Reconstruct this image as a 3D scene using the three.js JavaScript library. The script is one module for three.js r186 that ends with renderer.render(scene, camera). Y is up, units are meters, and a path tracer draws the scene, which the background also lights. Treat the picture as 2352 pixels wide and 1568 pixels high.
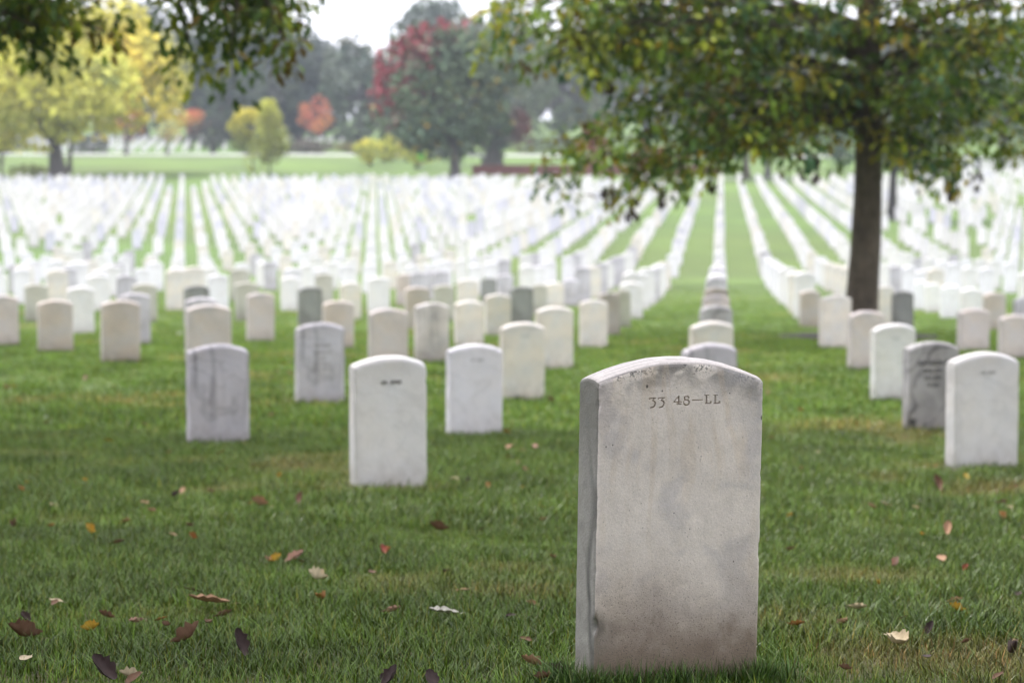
import * as THREE from 'three';
import { mergeGeometries } from 'three/addons/utils/BufferGeometryUtils.js';

// ------------------------------------------------------------------ camera, sky, sun, exposure
const F = 5400, CX = 1176, CY = 784, HORIZON = 420;           // focal length and picture centre in pixels of a 2352 x 1568 picture
const EYE = new THREE.Vector3(0, 1.0, 0);
const PITCH = Math.atan((CY - HORIZON) / F);
const camera = new THREE.PerspectiveCamera(2 * Math.atan(CY / F) * 180 / Math.PI, 1.5, 0.05, 2000);
camera.position.copy(EYE);
camera.rotation.set(-PITCH, 0, 0);
camera.focus = 4.18;
camera.userData.fStop = 5.9;
const scene = new THREE.Scene();
const renderer = new THREE.WebGLRenderer({ antialias: true });
renderer.toneMapping = THREE.LinearToneMapping;
renderer.toneMappingExposure = 2.4;
renderer.shadowMap.enabled = true;
{
  const W = 256, H = 128, data = new Float32Array(W * H * 4);
  for (let j = 0; j < H; j++) for (let i = 0; i < W; i++) {
    const el = ((j + 0.5) / H - 0.5) * Math.PI, s = Math.max(0, Math.sin(el)), o = (j * W + i) * 4;
    const L = el < 0 ? 0.35 : 0.82 + 0.42 * s;                // a bright even overcast
    data[o] = L * 0.97; data[o + 1] = L * 0.985; data[o + 2] = L * 1.07; data[o + 3] = 1;
  }
  const sky = new THREE.DataTexture(data, W, H, THREE.RGBAFormat, THREE.FloatType);
  sky.mapping = THREE.EquirectangularReflectionMapping; sky.magFilter = THREE.LinearFilter; sky.needsUpdate = true;
  scene.background = sky; scene.environment = sky;
}
const sun = new THREE.DirectionalLight(new THREE.Color(1, 0.955, 0.88), 2.4);
sun.position.set(-30, 80, -50); sun.target.position.set(0, 0, 0);
sun.castShadow = true; sun.shadow.radius = 20; sun.shadow.mapSize.set(4096, 4096);
Object.assign(sun.shadow.camera, { left: -120, right: 120, top: 120, bottom: -120, near: 1, far: 500 });
scene.add(sun, sun.target);
scene.fog = new THREE.FogExp2(new THREE.Color(0.80, 0.86, 1.0), 0.00036);

// ------------------------------------------------------------------ helpers
const clamp = (x, a = 0, b = 1) => Math.min(b, Math.max(a, x)), lerp = (a, b, t) => a + (b - a) * t;
const sstep = (a, b, x) => { const t = clamp((x - a) / (b - a)); return t * t * (3 - 2 * t); };
function rng(seed) { let a = seed >>> 0; return () => { a = (a + 0x6d2b79f5) | 0; let t = Math.imul(a ^ (a >>> 15), 1 | a); t = (t + Math.imul(t ^ (t >>> 7), 61 | t)) ^ t; return ((t ^ (t >>> 14)) >>> 0) / 4294967296; }; }
function hash(x, y, s = 0) { let h = Math.imul(x, 374761393) + Math.imul(y, 668265263) + Math.imul(s, 974711) | 0; h = Math.imul(h ^ (h >>> 13), 1274126177); return ((h ^ (h >>> 16)) >>> 0) / 4294967296; }
function vnoise(x, y, s = 0, per = 0) {
  let ix = Math.floor(x), iy = Math.floor(y); const fx = x - ix, fy = y - iy, u = fx * fx * (3 - 2 * fx), v = fy * fy * (3 - 2 * fy);
  const w = per ? (n) => ((n % per) + per) % per : (n) => n;
  return lerp(lerp(hash(w(ix), w(iy), s), hash(w(ix + 1), w(iy), s), u), lerp(hash(w(ix), w(iy + 1), s), hash(w(ix + 1), w(iy + 1), s), u), v);
}
function fbm(x, y, s = 0, oct = 4, per = 0) { let a = 0.5, f = 0, n = 0; for (let i = 0; i < oct; i++) { f += a * vnoise(x, y, s + i * 17, per); n += a; x *= 2; y *= 2; per *= 2; a *= 0.5; } return f / n; }
const used = {};
function numbered(name) { const k = used[name] = (used[name] ?? -1) + 1; return k ? name + '_' + String(k).padStart(3, '0') : name; }
function tag(o, label, category, group, kind) {
  if (label) o.userData.label = label;
  if (category) o.userData.category = category;
  if (group) o.userData.group = group;
  if (kind) o.userData.kind = kind;
  return o;
}
function mesh(name, geo, mat, parent) { const m = new THREE.Mesh(geo, mat); m.name = parent === scene ? numbered(name) : name; m.castShadow = m.receiveShadow = true; (parent ?? scene).add(m); if (!parent) m.name = numbered(name); return m; }
function base(name, pos, turn = 0) { const g = new THREE.Group(); g.name = numbered(name); g.position.copy(pos); g.rotation.y = turn; scene.add(g); return g; }
function std(r, g, b, rough = 0.8, more = {}) { return new THREE.MeshStandardMaterial({ color: new THREE.Color().setRGB(r, g, b), roughness: rough, side: THREE.DoubleSide, ...more }); }
const s2l = (c) => { c /= 255; return c <= 0.04045 ? c / 12.92 : ((c + 0.055) / 1.055) ** 2.4; };
const l2s = (c) => Math.round(255 * clamp(c <= 0.0031308 ? c * 12.92 : 1.055 * c ** (1 / 2.4) - 0.055));
function texture(w, h, fn, srgb = true, repeat = false) {
  const d = new Uint8Array(w * h * 4), c = [0, 0, 0];
  for (let j = 0; j < h; j++) for (let i = 0; i < w; i++) {
    fn((i + 0.5) / w, (j + 0.5) / h, c); const o = (j * w + i) * 4;
    for (let k = 0; k < 3; k++) d[o + k] = srgb ? l2s(c[k]) : Math.round(255 * clamp(c[k]));
    d[o + 3] = 255;
  }
  const t = new THREE.DataTexture(d, w, h); t.magFilter = THREE.LinearFilter; t.minFilter = THREE.LinearMipmapLinearFilter; t.generateMipmaps = true;
  if (srgb) t.colorSpace = THREE.SRGBColorSpace;
  if (repeat) t.wrapS = t.wrapT = THREE.RepeatWrapping;
  t.needsUpdate = true; return t;
}

// ------------------------------------------------------------------ the lie of the land: metres below the eye at each distance
const LAND = [[-400, -2], [-40, -0.1], [-10, 0.3], [0, 0.6], [3, 0.795], [4.2, 0.912], [10.3, 1.335], [13.8, 1.495], [17.4, 1.61], [20.9, 1.66], [24.5, 1.73], [28, 1.82], [31.6, 1.95], [35, 2.03], [52, 2.48], [66.5, 2.66], [83, 2.2], [115.5, 1.454], [172, -0.06], [215, -1.95], [260, -3.4], [320, -6], [420, -10], [700, -18], [1500, -24]];
const SLOPE = (() => {                                       // monotone cubic tangents
  const n = LAND.length, d = [], m = [];
  for (let i = 0; i < n - 1; i++) d.push((LAND[i + 1][1] - LAND[i][1]) / (LAND[i + 1][0] - LAND[i][0]));
  for (let i = 0; i < n; i++) m.push(i === 0 ? d[0] : i === n - 1 ? d[n - 2] : d[i - 1] * d[i] <= 0 ? 0 : 2 * d[i - 1] * d[i] / (d[i - 1] + d[i]));
  return m;
})();
function groundY(depth) {
  let i = 0; while (i < LAND.length - 2 && depth > LAND[i + 1][0]) i++;
  const [x0, y0] = LAND[i], [x1, y1] = LAND[i + 1], h = x1 - x0, t = clamp((depth - x0) / h), t2 = t * t, t3 = t2 * t;
  return EYE.y - ((2 * t3 - 3 * t2 + 1) * y0 + (t3 - 2 * t2 + t) * h * SLOPE[i] + (3 * t2 - 2 * t3) * y1 + (t3 - t2) * h * SLOPE[i + 1]);
}
const cosP = Math.cos(PITCH), sinP = Math.sin(PITCH);
function ray(px, py) { const x = (px - CX) / F, y = -(py - CY) / F; return new THREE.Vector3(x, y * cosP - sinP, -(cosP + y * sinP)); }
function onGround(px, py, lift = 0) {                                  // where the line of sight through a pixel meets the ground
  const r = ray(px, py), step = 0.02; let t = 2;
  for (; t < 900; t += Math.max(step, t * 0.0015)) if (EYE.y + r.y * t <= groundY(-r.z * t) + lift) break;
  const p = EYE.clone().addScaledVector(r, t); p.y = groundY(-p.z); return p;
}
function atDepth(px, py, depth) { const r = ray(px, py); return EYE.clone().addScaledVector(r, depth / -r.z); }
const place = (px, depth) => { const p = atDepth(px, CY, depth); p.y = groundY(depth); return p; };
function toPixel(p) { const y = p.y - EYE.y, d = -p.z, yc = y * cosP + d * sinP, zc = d * cosP - y * sinP; return [CX + F * p.x / zc, CY - F * yc / zc, zc]; }

// ------------------------------------------------------------------ ground
const grassTone = (u, v, c, n = 6) => {
  const a = fbm(u * 24 * n / 6, v * 24 * n / 6, 3, 4, 24 * n / 6), b = fbm(u * 90, v * 90, 9, 3, 90), d = vnoise(u * 256, v * 256, 5, 256);
  const dry = sstep(0.55, 0.8, a * 0.6 + b * 0.4) * 0.6, k = 0.6 + 0.5 * b + 0.25 * d;
  c[0] = lerp(0.072, 0.115, dry) * k; c[1] = lerp(0.126, 0.128, dry) * k; c[2] = lerp(0.010, 0.022, dry) * k;
};
const lawnMap = texture(1024, 1024, (u, v, c) => grassTone(u, v, c), true, true);
const lawnBump = texture(512, 512, (u, v, c) => { c[0] = c[1] = c[2] = 0.5 * fbm(u * 120, v * 120, 21, 2, 120) + 0.5 * vnoise(u * 256, v * 256, 8, 256); }, false, true);
{
  const zs = []; for (let z = -60; z < 60; z += z > 0 && z < 40 ? 0.5 : 3) zs.push(z);
  for (let z = 60; z < 1500; z *= 1.035) zs.push(z);
  const xs = []; for (let i = -60; i <= 60; i++) xs.push(Math.sign(i) * (Math.abs(i) * 0.6 + (Math.abs(i) / 60) ** 4 * 900));
  const pos = [], uv = [], col = [], idx = [];
  zs.forEach((z) => xs.forEach((x) => {
    pos.push(x, groundY(z), -z); uv.push(x / 5, z / 5);
    const n = fbm(x * 0.35 + 40, z * 0.22 + 40, 31, 3), m = fbm(x * 0.06 + 9, z * 0.05 + 9, 77, 3), k = 0.55 + 0.9 * n;
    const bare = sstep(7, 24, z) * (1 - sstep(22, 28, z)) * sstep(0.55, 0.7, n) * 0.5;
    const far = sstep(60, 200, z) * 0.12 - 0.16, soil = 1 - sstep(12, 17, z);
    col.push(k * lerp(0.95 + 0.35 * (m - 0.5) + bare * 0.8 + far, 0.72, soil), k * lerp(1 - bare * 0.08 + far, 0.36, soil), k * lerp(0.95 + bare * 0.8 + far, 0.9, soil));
  }));
  for (let j = 0; j < zs.length - 1; j++) for (let i = 0; i < xs.length - 1; i++) { const a = j * xs.length + i, b = a + 1, c = a + xs.length, d = c + 1; idx.push(a, b, c, b, d, c); }
  const g = new THREE.BufferGeometry();
  g.setAttribute('position', new THREE.Float32BufferAttribute(pos, 3)); g.setAttribute('uv', new THREE.Float32BufferAttribute(uv, 2)); g.setAttribute('color', new THREE.Float32BufferAttribute(col, 3));
  g.setIndex(idx); g.computeVertexNormals();
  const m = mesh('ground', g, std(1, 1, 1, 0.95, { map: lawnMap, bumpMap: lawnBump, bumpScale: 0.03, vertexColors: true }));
  tag(m, 'lawn that dips and then climbs gently towards the far trees', null, null, 'structure');
}
// a strip of paving that follows the land: along x from xa to xb, its near edge at depth za(x)
function strip(name, label, xa, xb, near, wide, lift, mat) {
  const pos = [], idx = [], n = 60;
  for (let i = 0; i <= n; i++) for (let j = 0; j <= 6; j++) { const x = lerp(xa, xb, i / n), z = near(x) + wide * j / 6; pos.push(x, groundY(z) + lift, -z); }
  for (let i = 0; i < n; i++) for (let j = 0; j < 6; j++) { const a = i * 7 + j, b = a + 7; idx.push(a, b, a + 1, b, b + 1, a + 1); }
  const g = new THREE.BufferGeometry(); g.setAttribute('position', new THREE.Float32BufferAttribute(pos, 3)); g.setIndex(idx); g.computeVertexNormals();
  return tag(mesh(name, g, mat), label, null, null, 'structure');
}
strip('road', 'pale road crossing behind the lawn', -70, 80, (x) => 236 - 0.16 * x - 0.0009 * x * x, 8, 0.05, std(0.42, 0.41, 0.42, 0.9));
strip('path', 'narrow grey path at the far end of the headstone rows', 12, 60, (x) => 176 + 0.05 * x, 1.8, 0.04, std(0.3, 0.3, 0.29, 0.9));

// ------------------------------------------------------------------ headstones: the slab
function topAt(x, w, hc, rise) { const k = clamp(Math.abs(2 * x / w), 0, 1); return hc + rise * (1 - k * k); }
function slab({ w, hc, rise, t, r, xs, ys, zs, deform }) {
  // xs, ys, zs: coordinates of the grid lines; ys from -0.12 (in the ground) to hc
  const P = [], U = [], I = [], lo = ys[0], hi = ys[ys.length - 1], hx = w / 2, hz = t / 2;
  function face(A, B, at, uvAt, flip) {
    const o = P.length / 3;
    for (const b of B) for (const a of A) {
      const [x, y, z] = at(a, b);
      const cx = clamp(x, -hx + r, hx - r), cy = clamp(y, lo, hi - r), cz = clamp(z, -hz + r, hz - r);
      let dx = x - cx, dy = y - cy, dz = z - cz; const l = Math.hypot(dx, dy, dz) || 1;
      const on = Math.max(Math.abs(dx), Math.abs(dy), Math.abs(dz)) > r * 0.999;
      let q = on && l > 0 ? [cx + dx / l * r, cy + dy / l * r, cz + dz / l * r] : [x, y, z];
      q[1] = q[1] > 0 ? q[1] * topAt(q[0], w, hc, rise) / hi : q[1];
      const uv = uvAt(q[0], q[1], q[2], x, y, z);
      if (deform) q = deform(q, [dx / l, dy / l, dz / l]);
      P.push(...q); U.push((uv[0] + 0.28) / 0.56, (uv[1] + 0.12) / 0.84);
    }
    for (let j = 0; j < B.length - 1; j++) for (let i = 0; i < A.length - 1; i++) { const a = o + j * A.length + i, b = a + 1, c = a + A.length, d = c + 1; flip ? I.push(a, c, b, b, c, d) : I.push(a, b, c, b, d, c); }
  }
  const cxs = xs.length > 60 ? xs.filter((_, i) => i % 8 === 0 || i === xs.length - 1 || i < 5 || i > xs.length - 6) : xs, cys = ys.length > 60 ? ys.filter((_, i) => i % 8 === 0 || i === ys.length - 1 || i > ys.length - 6) : ys;
  face(xs, ys, (a, b) => [a, b, hz], (x, y) => [x, y], false);
  face(cxs, cys, (a, b) => [a, b, -hz], (x, y) => [-x, y], true);
  face(zs, ys, (a, b) => [-hx, b, a], (x, y, z) => [-hx - (hz - z), y], false);
  face(zs, ys, (a, b) => [hx, b, a], (x, y, z) => [hx + (hz - z), y], true);
  face(xs, zs.slice().reverse(), (a, b) => [a, hi, b], (x, y, z) => [x, y + (hz - z)], false);
  const g = new THREE.BufferGeometry();
  g.setAttribute('position', new THREE.Float32BufferAttribute(P, 3)); g.setAttribute('uv', new THREE.Float32BufferAttribute(U, 2)); g.setIndex(I);
  g.computeVertexNormals();                                  // join the normals of vertices that share a place
  const n = g.attributes.normal, sum = new Map(), key = (i) => Math.round(P[3 * i] * 2e4) + ',' + Math.round(P[3 * i + 1] * 2e4) + ',' + Math.round(P[3 * i + 2] * 2e4);
  for (let i = 0; i < n.count; i++) { const k = key(i), v = sum.get(k) ?? [0, 0, 0]; v[0] += n.getX(i); v[1] += n.getY(i); v[2] += n.getZ(i); sum.set(k, v); }
  for (let i = 0; i < n.count; i++) { const v = sum.get(key(i)), l = Math.hypot(...v) || 1; n.setXYZ(i, v[0] / l, v[1] / l, v[2] / l); }
  return g;
}
function lines(a, b, n, r, c = 2, endOnly = false) {          // grid lines from a to b, c of them in the rounded edge at each end
  const o = []; if (!endOnly) for (let i = 0; i < c; i++) o.push(a + r * i / c); else o.push(a);
  const s = endOnly ? a : a + r, e = b - r; for (let i = endOnly ? 1 : 0; i <= n; i++) o.push(s + (e - s) * i / n);
  for (let i = 1; i <= c; i++) o.push(e + r * i / c); return o;
}

// marble: one sheet per kind of weathering, laid out as the slab's uv (metres from the middle of the front, from the ground)
function marble(seed, o, W = 256, H = 384) {
  const { col, vein = 0.1, veinTilt = 0.4, blotch = 0.15, streak = 0, foot = 0.35, footCol = [0.30, 0.24, 0.19], crown = 0.15, tint = 0.05 } = o;
  return texture(W, H, (u, v, c) => {
    const x = u * 0.56 - 0.28, y = v * 0.84 - 0.12;
    const ax = x * 0.8 + 0.6 * y, ay = y * 0.8 - 0.6 * x, big = fbm(ax * 7 + 3, ay * 6 + 7, seed, 4), mid = fbm(x * 26, y * 22, seed + 50, 3), fine = vnoise(x * 320, y * 320, seed + 90);
    const warp = fbm(x * 6, y * 6, seed + 20, 3), q = (x * veinTilt + y + 0.35 * (warp - 0.5)) * 13, line = Math.abs(vnoise(q, x * 3, seed + 33) * 2 - 1);
    const ve = vein * sstep(0.25, 0, line) * (0.4 + big);
    const st = streak * sstep(0.5, 0.85, fbm(x * 42, y * 2.2, seed + 61, 3)) * sstep(0.0, 0.35, y);
    const cr = crown * sstep(0.44, 0.6, y + 0.10 * (mid - 0.5)) * (0.4 + 0.9 * mid);
    let k = 1 - blotch * (big - 0.35) * 1.6 - ve - st - cr + 0.05 * (fine - 0.5) + 0.10 * (mid - 0.5);
    const ft = foot * sstep(0.17, 0.0, y + 0.12 * (mid - 0.5)), sp = sstep(0.78, 0.95, fine) * sstep(0.3, 0.0, y) * 0.25;
    const warm = tint * (fbm(x * 9, y * 9, seed + 72, 3) - 0.5);
    k -= sp;
    c[0] = lerp(col[0] * k * (1 + warm), footCol[0] * k, ft); c[1] = lerp(col[1] * k, footCol[1] * k, ft); c[2] = lerp(col[2] * k * (1 - warm * 1.5), footCol[2] * k, ft);
  });
}
const marbleBump = texture(256, 384, (u, v, c) => { c[0] = c[1] = c[2] = 0.6 * vnoise(u * 140, v * 210, 4) + 0.4 * vnoise(u * 60, v * 90, 7); }, false);
const KIND = {
  white: { col: [0.75, 0.715, 0.715], vein: 0.09, foot: 0.25, tint: 0.05 },
  cream: { col: [0.69, 0.63, 0.58], vein: 0.08, foot: 0.32, tint: 0.10 },
  beige: { col: [0.53, 0.455, 0.415], vein: 0.05, foot: 0.45, tint: 0.12, blotch: 0.2 },
  rosy: { col: [0.55, 0.48, 0.46], vein: 0.06, foot: 0.45, tint: 0.10, blotch: 0.2 },
  lilac: { col: [0.55, 0.515, 0.56], vein: 0.2, streak: 0.42, foot: 0.4, footCol: [0.34, 0.29, 0.29] },
  grey: { col: [0.42, 0.395, 0.40], vein: 0.5, veinTilt: -0.9, blotch: 0.4, streak: 0.12, foot: 0.3 },
  dark: { col: [0.27, 0.265, 0.26], vein: 0.2, blotch: 0.35, streak: 0.25, foot: 0.2, crown: 0.25 },
  green: { col: [0.47, 0.445, 0.39], vein: 0.1, blotch: 0.3, foot: 0.45, footCol: [0.16, 0.15, 0.1] },
  snow: { col: [0.79, 0.755, 0.80], vein: 0.10, foot: 0.2, tint: 0.04 },
  streaked: { col: [0.58, 0.53, 0.51], vein: 0.1, streak: 0.4, foot: 0.4, blotch: 0.3 },
};
const stoneMat = {};
Object.keys(KIND).forEach((k, i) => { stoneMat[k] = std(1, 1, 1, 0.72, { map: marble(100 + i * 211, KIND[k]), bumpMap: marbleBump, bumpScale: 0.0012, side: THREE.FrontSide, name: 'marble_' + k }); });

const THETA = 22.65 * Math.PI / 180;                          // every headstone faces this way
const midSlab = (w, hc, rise, t, seed) => {
  const R = rng(seed), r = 0.008 + R() * 0.004, off = R() * 50, e = 0.0012 + R() * 0.0018;
  return slab({ w, hc, rise, t, r, xs: lines(-w / 2, w / 2, 14, r), ys: lines(-0.12, hc, 20, r, 2, true), zs: lines(-t / 2, t / 2, 5, r),
    deform: (q) => { const k = e * (vnoise(q[1] * 40 + off, q[0] * 18, seed) - 0.5) * 2; return [q[0] + k * Math.sign(q[0]), q[1] + (q[1] > hc * 0.9 ? k * 0.8 : 0) - 0.016 * sstep(hc * 0.93, hc, q[1]) * (2 * q[2] / t) ** 2, q[2] + k * 0.4]; } });
};
// ---- the front stone
const A = { w: 0.33, hc: 0.572, rise: 0.036, t: 0.083 };
const stroke = [];                                            // the carved number, in millimetres-of-the-crop units turned to metres on the face
{
  const put = (pts, depth = 1) => { for (let i = 0; i < pts.length - 1; i++) stroke.push([...pts[i], ...pts[i + 1], depth].map((v, k) => k === 4 ? v : k % 2 ? A.hc - 0.0475 - (v - 665) * 1.72e-4 : -0.0655 + (v - 845) * 1.785e-4)); };
  for (const o of [0, 97]) { put([[850 + o, 592], [852 + o, 580], [910 + o, 578]]); put([[910 + o, 578], [884 + o, 612]], 0.8); put([[884 + o, 612], [904 + o, 621], [916 + o, 644], [912 + o, 672], [895 + o, 690], [866 + o, 697]]); }
  put([[1174, 562], [1174, 662]]); put([[1174, 565], [1122, 638]], 0.7); put([[1122, 638], [1202, 638]], 0.8); put([[1156, 663], [1196, 663]], 0.8);
  const el = (cx, cy, rx, ry, a0, a1) => Array.from({ length: 11 }, (_, i) => { const a = lerp(a0, a1, i / 10); return [cx + rx * Math.cos(a), cy + ry * Math.sin(a)]; });
  put(el(1262, 588, 24, 26, -0.3, -4.71)); put(el(1262, 644, 32, 32, -1.57, 2.6)); put(el(1262, 588, 24, 26, -0.3, 1.57), 0.5); put(el(1262, 644, 32, 32, 2.6, 4.71), 0.55);
  put([[1330, 617], [1432, 617]], 0.9);
  for (const o of [0, 98]) { put([[1486 + o, 556], [1486 + o, 660]]); put([[1468 + o, 556], [1504 + o, 556]], 0.7); put([[1474 + o, 661], [1530 + o, 661], [1534 + o, 640]], 0.9); }
}
function groove(x, y) {                                       // 0 .. 1: how deep the carving is here
  let best = 0;
  for (const [x0, y0, x1, y1, d] of stroke) {
    if (x < Math.min(x0, x1) - 0.003 || x > Math.max(x0, x1) + 0.003 || y < Math.min(y0, y1) - 0.003 || y > Math.max(y0, y1) + 0.003) continue;
    const dx = x1 - x0, dy = y1 - y0, l = dx * dx + dy * dy || 1e-9, t = clamp(((x - x0) * dx + (y - y0) * dy) / l), e = Math.hypot(x - x0 - t * dx, y - y0 - t * dy);
    best = Math.max(best, d * (1 - sstep(0.0004, 0.0021, e)));
  }
  return best;
}
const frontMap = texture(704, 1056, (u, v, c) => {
  const x = u * 0.56 - 0.28, y = v * 0.84 - 0.12, top = topAt(x, A.w, A.hc, A.rise), S = 9001;
  const wx = x + 0.05 * (fbm(x * 14, y * 14, S + 1, 3) - 0.5) + 0.3 * y, wy = y + 0.05 * (fbm(x * 14 + 9, y * 14, S + 2, 3) - 0.5) - 0.3 * x;   // warped, so that the clouds do not line up
  const big = fbm(wx * 8 + 5, wy * 6 + 5, S, 5), mid = fbm(wx * 40, wy * 36, S + 9, 4), fine = vnoise(x * 900, y * 900, S + 3), fine2 = vnoise(x * 420, y * 420, S + 4);
  let r = 0.86, g = 0.785, b = 0.735;
  const tone = (t, R, G, B) => { r = lerp(r, R, t); g = lerp(g, G, t); b = lerp(b, B, t); };
  let k = 1 + 0.20 * (mid - 0.5) + 0.10 * (fine - 0.5) + 0.2 * (fine2 - 0.5) + 0.22 * (big - 0.5);
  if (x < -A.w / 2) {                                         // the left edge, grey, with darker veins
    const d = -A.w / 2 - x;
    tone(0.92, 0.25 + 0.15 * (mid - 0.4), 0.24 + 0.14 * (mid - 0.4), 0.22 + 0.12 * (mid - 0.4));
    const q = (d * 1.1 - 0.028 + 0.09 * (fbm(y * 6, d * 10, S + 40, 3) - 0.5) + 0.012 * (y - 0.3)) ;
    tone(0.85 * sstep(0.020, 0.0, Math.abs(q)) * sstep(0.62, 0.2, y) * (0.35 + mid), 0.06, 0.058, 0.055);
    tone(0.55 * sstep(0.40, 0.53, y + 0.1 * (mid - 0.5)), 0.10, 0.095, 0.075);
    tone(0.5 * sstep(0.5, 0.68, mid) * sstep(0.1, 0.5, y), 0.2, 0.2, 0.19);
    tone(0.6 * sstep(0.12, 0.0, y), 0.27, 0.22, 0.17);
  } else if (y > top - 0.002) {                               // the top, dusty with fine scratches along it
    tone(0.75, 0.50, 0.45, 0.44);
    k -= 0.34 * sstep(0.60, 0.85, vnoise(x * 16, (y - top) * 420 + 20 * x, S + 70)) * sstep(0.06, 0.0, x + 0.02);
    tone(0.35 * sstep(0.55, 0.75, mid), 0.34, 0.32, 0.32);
  } else {
    const below = top - y;
    tone(0.8 * sstep(0.06, 0.0, below + 0.05 * (mid - 0.5)) * sstep(0.34, 0.56, fbm(wx * 22 + 2, wy * 34, S + 11, 5) + 0.1 * sstep(0.05, 0.12, x) + 0.16 * sstep(0.1, 0, Math.abs(x + 0.01))), 0.15, 0.145, 0.145);
    tone(0.9 * sstep(0.64, 0.78, fine2 * 0.5 + mid * 0.55) * sstep(0.035, 0.0, below), 0.07, 0.07, 0.07);
    tone(0.28 * sstep(0.07, 0.03, Math.abs(below - 0.05 - 0.03 * (big - 0.5))) * sstep(0.02, 0.16, x), 0.33, 0.325, 0.33);
    tone(0.24 * sstep(0.5, 0.75, fbm(x * 60 + 6 * fbm(x * 9, y * 5, S + 22, 2), y * 7, S + 21, 4)) * (0.3 + sstep(0.2, 0.5, y)), 0.66, 0.53, 0.40);            // rusty runs
    tone(0.45 * sstep(0.46, 0.72, fbm(wx * 11 + 8, wy * 14, S + 31, 5)), 0.50, 0.48, 0.52);                        // bluish clouds
    const vn = (x * 0.2 + y - 0.40 + 0.1 * (fbm(x * 9, y * 9, S + 41, 3) - 0.5));
    tone(0.28 * sstep(0.02, 0, Math.abs(vn)) * sstep(0.3, 0.7, mid) * sstep(0.0, 0.1, x), 0.3, 0.305, 0.34);
    const v2 = (y - 0.295 - 0.15 * x + 0.08 * (fbm(x * 10, y * 8, S + 43, 3) - 0.5)); tone(0.22 * sstep(0.02, 0, Math.abs(v2)) * sstep(0.3, 0.7, mid) * sstep(0.02, -0.06, x), 0.35, 0.35, 0.39);
    const v3 = (y - 0.20 - 0.55 * x + 0.09 * (fbm(x * 12, y * 8, S + 45, 3) - 0.5)); tone(0.22 * sstep(0.02, 0, Math.abs(v3)) * sstep(0.3, 0.7, mid) * sstep(-0.04, 0.0, x), 0.34, 0.33, 0.32);
    const low = sstep(0.34, 0.07, y + 0.14 * (big - 0.5));                                                         // splashed and stained towards the grass
    tone(0.62 * low, 0.50, 0.39, 0.31); tone(0.35 * low * sstep(0.4, 0.65, mid), 0.3, 0.24, 0.2); tone(0.85 * sstep(0.18, 0.06, y + 0.10 * (mid - 0.5)), 0.23, 0.165, 0.12);
    tone(0.8 * sstep(0.62, 0.8, fine * 0.6 + fine2 * 0.4) * (0.2 + 0.8 * low), 0.10, 0.08, 0.07);
    tone(0.6 * sstep(0.9, 0.95, vnoise(x * 260, y * 160, S + 8)) * sstep(0.55, 0.8, fine2) , 0.16, 0.14, 0.12);
    const e = Math.hypot(x + A.w / 2 + 0.002, (y - 0.135) * 0.8); tone(0.85 * sstep(0.03, 0.004, e + 0.02 * (mid - 0.5)), 0.12, 0.095, 0.075);
    const e2 = Math.hypot(x + A.w / 2, (y - 0.115)); tone(0.4 * sstep(0.06, 0.01, e2 + 0.03 * (mid - 0.5)), 0.25, 0.23, 0.21);
    const e3 = Math.hypot(x - A.w / 2 + 0.001, y - 0.497); tone(0.95 * sstep(0.006, 0.003, e3), 0.05, 0.03, 0.02);
    for (const [sx, sy, sr] of [[-0.148, 0.452, 0.0016], [-0.135, 0.455, 0.0014], [0.04, 0.43, 0.0012], [0.02, 0.30, 0.0012], [-0.012, 0.33, 0.0013], [-0.07, 0.566, 0.003], [-0.04, 0.556, 0.002], [0.095, 0.548, 0.0016], [0.0, 0.245, 0.001], [0.11, 0.238, 0.0016]])
      tone(0.9 * sstep(sr, sr * 0.5, Math.hypot(x - sx, (y - sy) * 0.7)), 0.06, 0.05, 0.05);
    tone(0.7 * sstep(0.0008, 0.0004, Math.abs(x - 0.045)) * sstep(0.004, 0.003, Math.abs(y - 0.547)), 0.08, 0.07, 0.07);
    const gr = groove(x, y), halo = groove(x + 0.0007, y - 0.0018); tone(0.3 * halo * sstep(0.35, 0.7, mid + 0.15), 0.5, 0.37, 0.24); tone(0.5 * gr, 0.34, 0.27, 0.21);
  }
  c[0] = r * k; c[1] = g * k; c[2] = b * k;
});
const frontBump = texture(704, 1056, (u, v, c) => { const x = u * 0.56, y = v * 0.84; const n = 0.5 * vnoise(x * 700, y * 700, 5) + 0.3 * vnoise(x * 300, y * 300, 6) + 0.2 * vnoise(x * 90, y * 90, 7); c[0] = c[1] = c[2] = n - 0.25 * sstep(0.86, 0.97, vnoise(x * 350, y * 350, 88)); }, false);
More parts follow.
